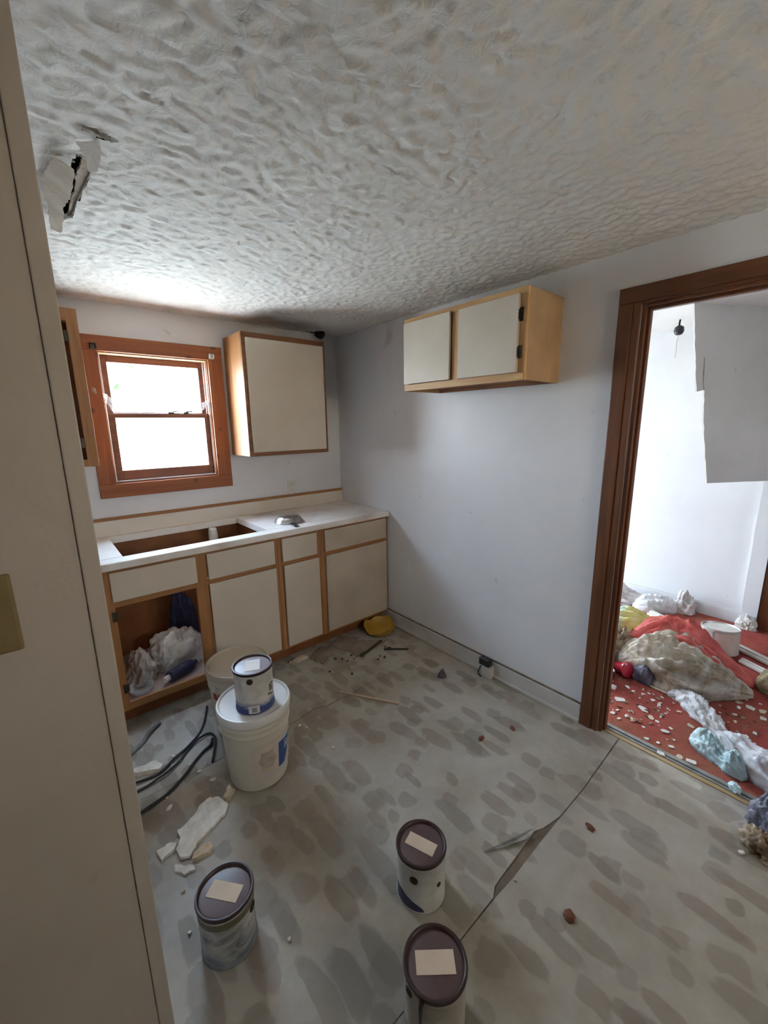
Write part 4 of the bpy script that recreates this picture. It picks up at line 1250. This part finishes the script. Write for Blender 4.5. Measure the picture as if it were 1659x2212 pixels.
def chip_mesh(name, size, r, mat, h):
    poly = chip_poly(size, r)
    tx, ty = r.uniform(-0.25, 0.25), r.uniform(-0.25, 0.25)
    z0 = lambda x, y: max(0, tx * x + ty * y + abs(tx) * size * 0.5)
    return mesh(name, prism(poly, z0, lambda x, y: z0(x, y) + h), mat)


# pale crumbs of plaster on the kitchen vinyl
crumb = [(-1.518, -1.202, .012), (-1.607, -1.258, .014), (-1.791, -1.285, .016), (-1.688, -1.048, .010), (-1.704, -0.994, .012), (-1.637, -1.171, .012), (-1.786, -1.228, .010), (-1.094, -1.457, .010), (-0.249, -2.867, .013), (-0.954, -2.381, .006), (-1.63, -2.02, .008), (-1.857, -1.80, .007), (-1.84, -1.66, .008), (-1.66, -1.10, .008), (-1.60, -1.14, .007), (-0.70, -1.70, .005), (-0.62, -0.96, .007), (-0.46, -1.02, .006)]
for k, (x, y, s) in enumerate(crumb):
    r = random.Random(200 + k)
    o = bpy.data.objects.new('plaster_crumb', chip_mesh('plaster_crumb', s, r, MAT['chip'] if k % 3 else MAT['chip_tan'], 0.005 + s * 0.25))
    COL.objects.link(o)
    o.location = (x, y, FZ)
    o.rotation_euler = (0, 0, r.uniform(0, 6.2))
    tag(o, 'loose pale crumb of plaster scattered on the kitchen vinyl', 'crumb', 'plaster crumbs on the kitchen floor')

# dark green and brown grit swept up before the cabinets
for k in range(16):
    r = random.Random(400 + k)
    o = bpy.data.objects.new('grit', chip_mesh('grit', r.uniform(0.006, 0.014), r, MAT['moss'] if k % 2 else MAT['rot_stick'], 0.005))
    COL.objects.link(o)
    o.location = (r.uniform(-0.85, -0.25), r.uniform(-1.02, -0.70), FZ)
    o.rotation_euler = (0, 0, r.uniform(0, 6.2))
    tag(o, 'dark grit scrap lying before the cabinet toe kick', 'grit', 'dark grit before the cabinets')

# rubbish at the doorway, right edge of the kitchen
heap('plastic_bag', 'grey purple plastic bag on the vinyl at the doorway', 'bag', (-0.055, -2.945, FZ), 0.5, 0.075, 0.09, 0.15, 'bag_grey', 12, amp=0.5, lobes=0.4)
heap('litter_lump', 'brown litter clump spilling from the grey purple bag', 'litter', (-0.165, -2.915, FZ), 0.2, 0.055, 0.045, 0.06, 'bag_tan', 14, amp=0.8, lobes=0.5)
heap('foil_scrap', 'teal plastic scrap lying on the metal threshold', 'scrap', (0.072, -2.790, 0.010), 0.6, 0.028, 0.018, 0.020, 'bag_teal', 15, sub=4, amp=0.6)

# ---------------------------------------------------------------- hall: collapsed ceiling board and rubbish
HZ = 0.006
# ceiling board torn loose, hanging from the hall ceiling (plane through the hinge line)
U = Vector((0.885, -0.465, 0)).normalized()
O = Vector((1.20, -2.114, H))
NN = Vector((-0.465, -0.885, 0)).normalized()


def on_board(pts, t):
    front = [O + U * s + Vector((0, 0, z - H)) for s, z in pts]
    V = [tuple(p) for p in front] + [tuple(p - NN * t) for p in front]
    n = len(pts)
    return V, [tuple(range(n)), tuple(reversed(range(n, 2 * n)))] + [(i, i + n, (i + 1) % n + n, (i + 1) % n) for i in range(n)]


pb = thing('ceiling_board', 'torn grey ceiling board hanging down in the hall', 'board', tuple(O))
rb = random.Random(5)
edge = [(0.0, H), (0.03, 2.10), (0.062, 1.95), (0.088, 1.82), (0.112, 1.738), (0.168, 1.749), (0.186, 1.62), (0.214, 1.47), (0.25, 1.32), (0.298, 1.137)]
pts = []
for (a, b), (c, d) in zip(edge[:-1], edge[1:]):
    for k in range(4):
        t = k / 4
        pts.append((a + (c - a) * t + rb.uniform(-0.003, 0.003), b + (d - b) * t))
pts += [(0.298, 1.137), (0.60, 1.134), (0.872, 1.130), (0.872, H)]
obj('board_face', on_board(pts, 0.012), 'panel', pb, world=True)
obj('torn_paper', merge(on_board([(0.13, 1.95), (0.142, 1.90), (0.150, 1.80), (0.165, 1.74), (0.155, 1.76), (0.138, 1.84)], -0.003)), 'gypsum', pb, world=True)

fx = thing('lamp_socket', 'bare dangling lamp socket with pull cord on the hall ceiling', 'lamp', (1.637, -1.927, H))
obj('wire', tube(smooth_path([(0, 0, 0), (0.006, 0.004, -0.03), (0.0, 0.0, -0.05)]), 0.006), 'black_plastic', fx)
obj('socket', lathe([(0.010, -0.04), (0.028, -0.052), (0.032, -0.078), (0.024, -0.098), (0.012, -0.105)], 20), 'black_plastic', fx, True)
obj('pull_cord', tube(smooth_path([(0.0, 0.0, -0.10), (-0.012, 0.004, -0.15), (-0.02, 0.0, -0.20), (-0.022, 0, -0.26)]), 0.005), 'white_plastic', fx)

# paint can, strips of moulding
hc = thing('paint_can', 'wide pale paint can among white strips on the red carpet', 'can', (1.385, -2.470, HZ + 0.008), (R(-4), R(5), 0), group='gallon paint cans')
obj('body', lathe([(0.103, 0.0), (0.106, 0.004), (0.105, 0.008), (0.105, 0.148), (0.108, 0.153), (0.108, 0.160)], 40), 'can_hall', hc, True, 40)
obj('rim', lathe([(0.102, 0.157), (0.109, 0.160), (0.108, 0.167), (0.102, 0.168), (0.098, 0.160), (0.0, 0.159)], 40, False, False), 'can_tin', hc, True, 40)
obj('seam', patch(lambda z: 0.1053, R(-192), R(-188), 0.01, 0.148, 2, 2), 'label_sq', hc)
obj('wrap', patch(lambda z: 0.1053, R(-184), R(-100), 0.012, 0.146, 16, 2), 'label_beige', hc)


def strip(label, a, b, w, h, mat, z0, z1):
    va, vb = Vector((a[0], a[1], z0)), Vector((b[0], b[1], z1))
    L = (vb - va).length
    o = obj('wood_strip', merge(bev(box(-L / 2, L / 2, -w / 2, w / 2, 0, h * 0.7), h * 0.15), bev(box(-L / 2, L / 2, -w * 0.22, w * 0.22, h * 0.7, h), h * 0.1)), mat)
    o.location = (va + vb) / 2
    d = vb - va
    o.rotation_euler = (0, -math.asin(d.z / L), math.atan2(d.y, d.x))
    return tag(o, label, 'strip', 'white strips of moulding in the hall')


strip('white moulding strip lying past the paint can towards the brown door', (1.53, -2.53), (1.36, -2.86), 0.075, 0.028, 'strip_white', 0.010, 0.010)
strip('white moulding strip nearer the viewer of two beside the hall paint can', (1.33, -2.60), (1.22, -2.82), 0.055, 0.026, 'strip_white', 0.010, 0.010)
strip('white moulding strip between the yellow bag and the hall paint can', (1.66, -1.97), (1.47, -2.36), 0.085, 0.030, 'strip_white', 0.012, 0.016)
strip('broken white strip end lying by the doorway casing', (0.41, -2.07), (0.42, -2.18), 0.032, 0.020, 'strip_white', 0.008, 0.008)
strip('thin pale strip half under the grey sheeting heap', (0.645, -2.50), (0.672, -2.57), 0.02, 0.012, 'chip_tan', 0.008, 0.008)


def sack(spine, seed, amp=0.35, f_long=6.0, f_cross=2.2, nS=70, nC=30, z0=0.0, sharp=0.75, fine=0.1):
    """cloth, bag or film lying along a line: each spine point gives x, y, half width and height"""
    P = [Vector((p[0], p[1], 0)) for p in spine]
    C = smooth_path([(p[0], p[1], 0) for p in spine], max(4, nS // (len(spine) - 1)))
    W = smooth_path([(p[2], p[3], 0) for p in spine], max(4, nS // (len(spine) - 1)))
    cen = sum(P, Vector((0, 0, 0))) / len(P)
    V, F = [], []
    n = len(C)
    run = 0.0
    for i, c in enumerate(C):
        if i:
            run += (C[i] - C[i - 1]).length
        d = (C[min(i + 1, n - 1)] - C[max(i - 1, 0)]).normalized()
        s = Vector((-d.y, d.x, 0))
        w, h = max(W[i].x, 0.004), max(W[i].y, 0.004)
        for k in range(nC + 1):
            ph = math.pi * k / nC
            q = Vector((run * f_long + seed * 4.3, math.cos(ph) * f_cross + 0.6 * run * f_long, math.sin(ph) * f_cross + seed))
            rid = 0.0
            sc, wt = 1.0, 1.0
            for _ in range(4):
                rid += wt * (0.5 - abs(noise.noise(q * sc)))
                sc *= 2.1
                wt *= 0.55
            r = 1.0 + amp * (rid - 0.45) + fine * noise.noise(q * 7.0)
            edge = math.sin(ph) ** sharp
            p = c + s * (w * math.cos(ph) * (1 + 0.5 * (r - 1)))
            V.append((p.x - cen.x, p.y - cen.y, max(0.0, h * edge * r)))
    m = nC + 1
    for i in range(n - 1):
        for k in range(nC):
            a = i * m + k
            F.append((a, a + 1, a + m + 1, a + m))
        F.append((i * m + nC, i * m, (i + 1) * m, (i + 1) * m + nC))
    F.append(tuple(range(m)))
    F.append(tuple(reversed(range((n - 1) * m, n * m))))
    return (V, F), (cen.x, cen.y, z0)


def sack_obj(name, label, cat, mat, spine, seed, z0=None, **kw):
    vf, loc = sack(spine, seed, z0=HZ if z0 is None else z0, **kw)
    o = obj(name, vf, mat, None, True, None)
    o.location = loc
    return tag(o, label, cat)


sack_obj('cloth_heap', 'big dirty grey sheeting heap in the middle of the hall', 'cloth', 'cloth_grey', [(0.70, -2.08, .05, .08), (0.74, -2.16, .12, .17), (0.78, -2.27, .17, .21), (0.81, -2.38, .19, .22), (0.84, -2.49, .16, .18), (0.88, -2.60, .10, .11), (0.935, -2.715, .02, .03)], 21, amp=0.8, f_long=2.2, f_cross=3.4, nS=110, nC=54)
sack_obj('red_cloth', 'bright red cloth draped along the back of the grey sheeting heap', 'cloth', 'cloth_red', [(0.83, -2.08, .04, .12), (0.91, -2.17, .11, .22), (0.965, -2.28, .12, .255), (0.965, -2.40, .11, .25), (0.97, -2.52, .09, .18), (1.01, -2.62, .06, .10), (1.055, -2.695, .02, .03)], 23, amp=0.7, f_long=1.8, f_cross=3.6, nS=100, nC=48)
sack_obj('grey_bag', 'dark grey plastic end sticking out of the sheeting heap beside the red cup', 'bag', 'bag_grey', [(0.63, -2.20, .03, .06), (0.645, -2.25, .05, .11), (0.635, -2.31, .04, .07)], 24, amp=0.4)
sack_obj('yellow_bag', 'yellow plastic bag with pale blue end at the back of the rubbish', 'bag', 'bag_yellow', [(1.17, -1.79, .03, .06), (1.21, -1.84, .09, .13), (1.27, -1.93, .10, .15), (1.33, -2.01, .09, .12), (1.39, -2.09, .05, .07), (1.43, -2.15, .01, .02)], 25, amp=0.55, f_long=3, f_cross=3.0, nS=90, nC=40)
sack_obj('tan_bag', 'tan cloth bundle right behind the doorway casing', 'cloth', 'bag_tan', [(0.66, -1.97, .04, .07), (0.74, -2.01, .10, .15), (0.83, -2.05, .09, .17), (0.92, -2.03, .07, .12), (0.98, -1.99, .02, .04)], 28, amp=0.8)
heap('paper_scraps', 'pinkish crumpled paper on the carpet between casing and tan bundle', 'paper', (0.60, -1.99, HZ), R(10), 0.07, 0.06, 0.13, 'bag_shelf', 29, amp=0.7)
heap('white_paper', 'white crumpled paper between tan bundle and yellow bag', 'paper', (1.06, -1.86, HZ), R(30), 0.09, 0.07, 0.12, 'bag_white', 30, amp=0.7)
sack_obj('insulation_heap', 'brown straw-like insulation heap beyond the red cloth end', 'insulation', 'insulation', [(1.04, -2.72, .03, .04), (1.08, -2.79, .11, .10), (1.12, -2.90, .14, .12), (1.18, -3.02, .10, .08), (1.24, -3.10, .02, .02)], 31, amp=0.9, f_long=9, f_cross=4)
sack_obj('plastic_bag', 'white puffy plastic bag against the far hall baseboard', 'bag', 'bag_white', [(1.68, -1.83, .02, .04), (1.72, -1.89, .07, .11), (1.78, -1.97, .08, .12), (1.84, -2.05, .06, .10), (1.87, -2.09, .02, .05)], 33, amp=0.5)
heap('plastic_bag', 'grey-white bag touching the puffy one at the far baseboard', 'bag', (1.915, -2.13, HZ), R(-85), 0.075, 0.055, 0.17, 'bag_shelf', 35, amp=0.5, lobes=0.35)
heap('plastic_bag', 'pale crumpled sheeting by the far wall behind the doorway casing', 'bag', (1.80, -1.66, HZ), R(-70), 0.16, 0.11, 0.10, 'bag_shelf', 37, amp=0.7, lobes=0.4)
sack_obj('white_rags', 'white torn rags between yellow bag and red cloth', 'cloth', 'bag_white', [(1.20, -2.10, .02, .03), (1.22, -2.17, .07, .09), (1.23, -2.26, .06, .08), (1.22, -2.34, .02, .03)], 39, amp=0.9)
sack_obj('yellowed_paper', 'pale yellow crumpled sheet beside the hall paint can', 'paper', 'bag_cream', [(1.36, -2.19, .02, .03), (1.38, -2.24, .05, .07), (1.37, -2.31, .04, .05), (1.34, -2.35, .015, .02)], 40, amp=0.9)

cup = thing('red_cup', 'shiny red plastic cup lying near the doorway casing', 'cup', (0.605, -2.135, HZ + 0.043), (R(72), 0, R(-25)))
obj('shell', lathe([(0.026, -0.045), (0.030, -0.045), (0.040, 0.040), (0.043, 0.046), (0.040, 0.046), (0.036, 0.035), (0.026, -0.038), (0.0, -0.038)], 32, True, False), 'red_gloss', cup, True, 40)
obj('lid', lathe([(0.041, 0.040), (0.045, 0.042), (0.045, 0.052), (0.032, 0.058), (0.0, 0.060)], 32, False, False), 'red_gloss', cup, True, 40)

bxw = thing('carton', 'white crushed carton with dark inside leaning behind the doorway casing', 'carton', (0.47, -2.065, HZ), (R(-8), R(-22), R(-52)))
obj('panel', bev(box(-0.09, 0.09, -0.075, 0.065, 0.050, 0.060), 0.003), 'paper_white', bxw)
obj('panel', bev(box(-0.09, 0.09, 0.056, 0.065, 0.012, 0.050), 0.002), 'paper_white', bxw)
obj('dark_inside', bev(box(-0.085, 0.085, -0.060, 0.054, 0.012, 0.046), 0.002), 'black_plastic', bxw)

sack_obj('plastic_film', 'white torn plastic film trailing across the red carpet', 'film', 'bag_white', [(0.585, -2.395, .012, .012), (0.605, -2.44, .030, .040), (0.575, -2.51, .050, .060), (0.51, -2.575, .055, .060), (0.45, -2.64, .045, .050), (0.40, -2.70, .02, .02)], 3, amp=1.0, f_long=9, f_cross=2.5)
sack_obj('plastic_film', 'cloudy see-through film behind the pale blue plastic', 'film', 'film', [(0.41, -2.66, .02, .02), (0.37, -2.72, .055, .06), (0.31, -2.80, .075, .07), (0.26, -2.88, .09, .08), (0.20, -2.98, .08, .06), (0.17, -3.03, .02, .02)], 8, amp=0.8, f_long=7)
sack_obj('blue_plastic', 'pale blue crumpled plastic on the carpet near the threshold', 'plastic', 'bag_teal', [(0.285, -2.585, .015, .025), (0.265, -2.62, .038, .075), (0.235, -2.67, .042, .080), (0.205, -2.72, .036, .060), (0.185, -2.765, .044, .080), (0.16, -2.81, .015, .02)], 41, amp=0.8, f_long=9, f_cross=2.4)
tag(obj('string', tube(smooth_path([(0.655, -2.165, 0.02), (0.640, -2.201, 0.012), (0.612, -2.262, 0.010), (0.598, -2.327, 0.010), (0.59, -2.39, 0.014)]), 0.007), 'chip_tan', None, True), 'pale twisted cord leading from red cup to white film', 'cord')
heap('plaster_lump', 'white broken plaster lump at the foot of the hall pier', 'plaster', (1.935, -2.525, HZ), 0, 0.030, 0.052, 0.075, 'chip', 43, amp=1.0, freq=2.4, sub=5)

# paint and plaster flakes on the red carpet
flk = [(0.335, -2.229, 0.040), (0.323, -2.163, 0.034), (0.491, -2.216, 0.024), (0.349, -2.346, 0.040), (0.22, -2.309, 0.02), (0.202, -2.345, 0.015), (0.393, -2.407, 0.011), (0.348, -2.433, 0.013), (0.242, -2.48, 0.03), (0.288, -2.497, 0.015), (0.148, -2.536, 0.019), (0.21, -2.532, 0.011), (0.187, -2.508, 0.009), (0.128, -2.487, 0.017), (0.116, -2.441, 0.017), (0.385, -2.557, 0.027), (0.113, -2.63, 0.03), (0.105, -2.583, 0.024), (0.058, -2.517, 0.027), (0.585, -2.598, 0.03), (0.695, -2.616, 0.012), (0.804, -2.678, 0.03), (0.751, -2.689, 0.02), (0.794, -2.732, 0.034), (0.802, -2.778, 0.034), (0.733, -2.792, 0.03), (0.662, -2.687, 0.019), (0.595, -2.701, 0.015), (0.5, -2.754, 0.024), (0.561, -2.784, 0.02), (0.442, -2.819, 0.009), (0.876, -2.759, 0.015), (0.467, -2.483, 0.017), (0.623, -2.631, 0.013), (0.196, -2.401, 0.013), (0.192, -2.252, 0.02), (0.166, -2.293, 0.017), (0.301, -2.401, 0.024), (0.455, -2.393, 0.017), (0.469, -2.358, 0.02)]
r2 = random.Random(9)
for k in range(46):
    flk.append((r2.uniform(0.18, 0.62), r2.uniform(-2.45, -2.12), r2.uniform(0.006, 0.016)))
for k in range(16):
    flk.append((r2.uniform(0.5, 1.3), r2.uniform(-2.95, -2.6), r2.uniform(0.006, 0.016)))
shades = [MAT['chip'], MAT['chip'], MAT['chip_tan']]
lib = [chip_mesh('paint_flake', 1.0, random.Random(500 + k), shades[k % 3], 0.22) for k in range(9)]
brown = [chip_mesh('brown_crumb', 1.0, random.Random(700 + k), MAT['bag_tan'] if k % 2 else MAT['leafbrown'], 0.4) for k in range(4)]
for k, (x, y, s) in enumerate(flk):
    r = random.Random(900 + k)
    me = lib[r.randrange(9)]
    o = bpy.data.objects.new('paint_flake', me)
    COL.objects.link(o)
    o.location = (x, y, HZ if not 0.046 < x < 0.092 else 0.010)
    s *= 0.85
    o.scale = (s, s, min(s, 0.014))
    o.rotation_euler = (0, 0, r.uniform(0, 6.2))
    where = 'pale plaster flake fallen on the metal threshold strip' if x < 0.12 else 'pale plaster flake on red carpet between doorway casing and white film' if y > -2.46 else 'pale plaster flake on red carpet beyond the white film'
    tag(o, where, 'flake', 'plaster flakes ' + ('on the threshold' if x < 0.12 else 'near the casing' if y > -2.46 else 'beyond the film'))

for k in range(46):
    r = random.Random(1500 + k)
    x, y = (r.uniform(0.2, 0.62), r.uniform(-2.44, -2.12)) if k < 34 else (r.uniform(0.5, 1.0), r.uniform(-2.8, -2.58))
    o = bpy.data.objects.new('brown_crumb', brown[k % 4])
    COL.objects.link(o)
    o.location = (x, y, HZ)
    sz = r.uniform(0.006, 0.016)
    o.scale = (sz, sz, 0.010)
    o.rotation_euler = (0, 0, r.uniform(0, 6.2))
    tag(o, 'brown crumb of litter scattered on the red hall carpet', 'crumb', 'brown litter crumbs on the red carpet')

# ---------------------------------------------------------------- outside: trees seen through the upper pane


def tree(label, loc, hgt, w, seed):
    t = thing('tree', label, 'tree', loc, group='trees in the yard')
    obj('trunk', tube(smooth_path([(0, 0, 0), (0.05, 0.02, hgt * 0.3), (0, 0, hgt * 0.7)]), 0.16, 8, lambda q: 1 - 0.6 * q), 'bark', t, True)
    V, F = crumple(w, w, hgt * 0.4, seed, 0.7, 2.4, flat=False, sub=5, lobes=0.5)
    obj('crown', ([(x, y, z + hgt * 0.35) for x, y, z in V], F), 'leaf', t, True, None)


tree('hazy leafy tree seen through the upper window pane', (0.6, 17.0, -0.45), 5.6, 1.8, 51)
tree('slimmer distant tree seen at the edge of the upper pane', (6.8, 20.0, -0.45), 5.2, 0.8, 52)
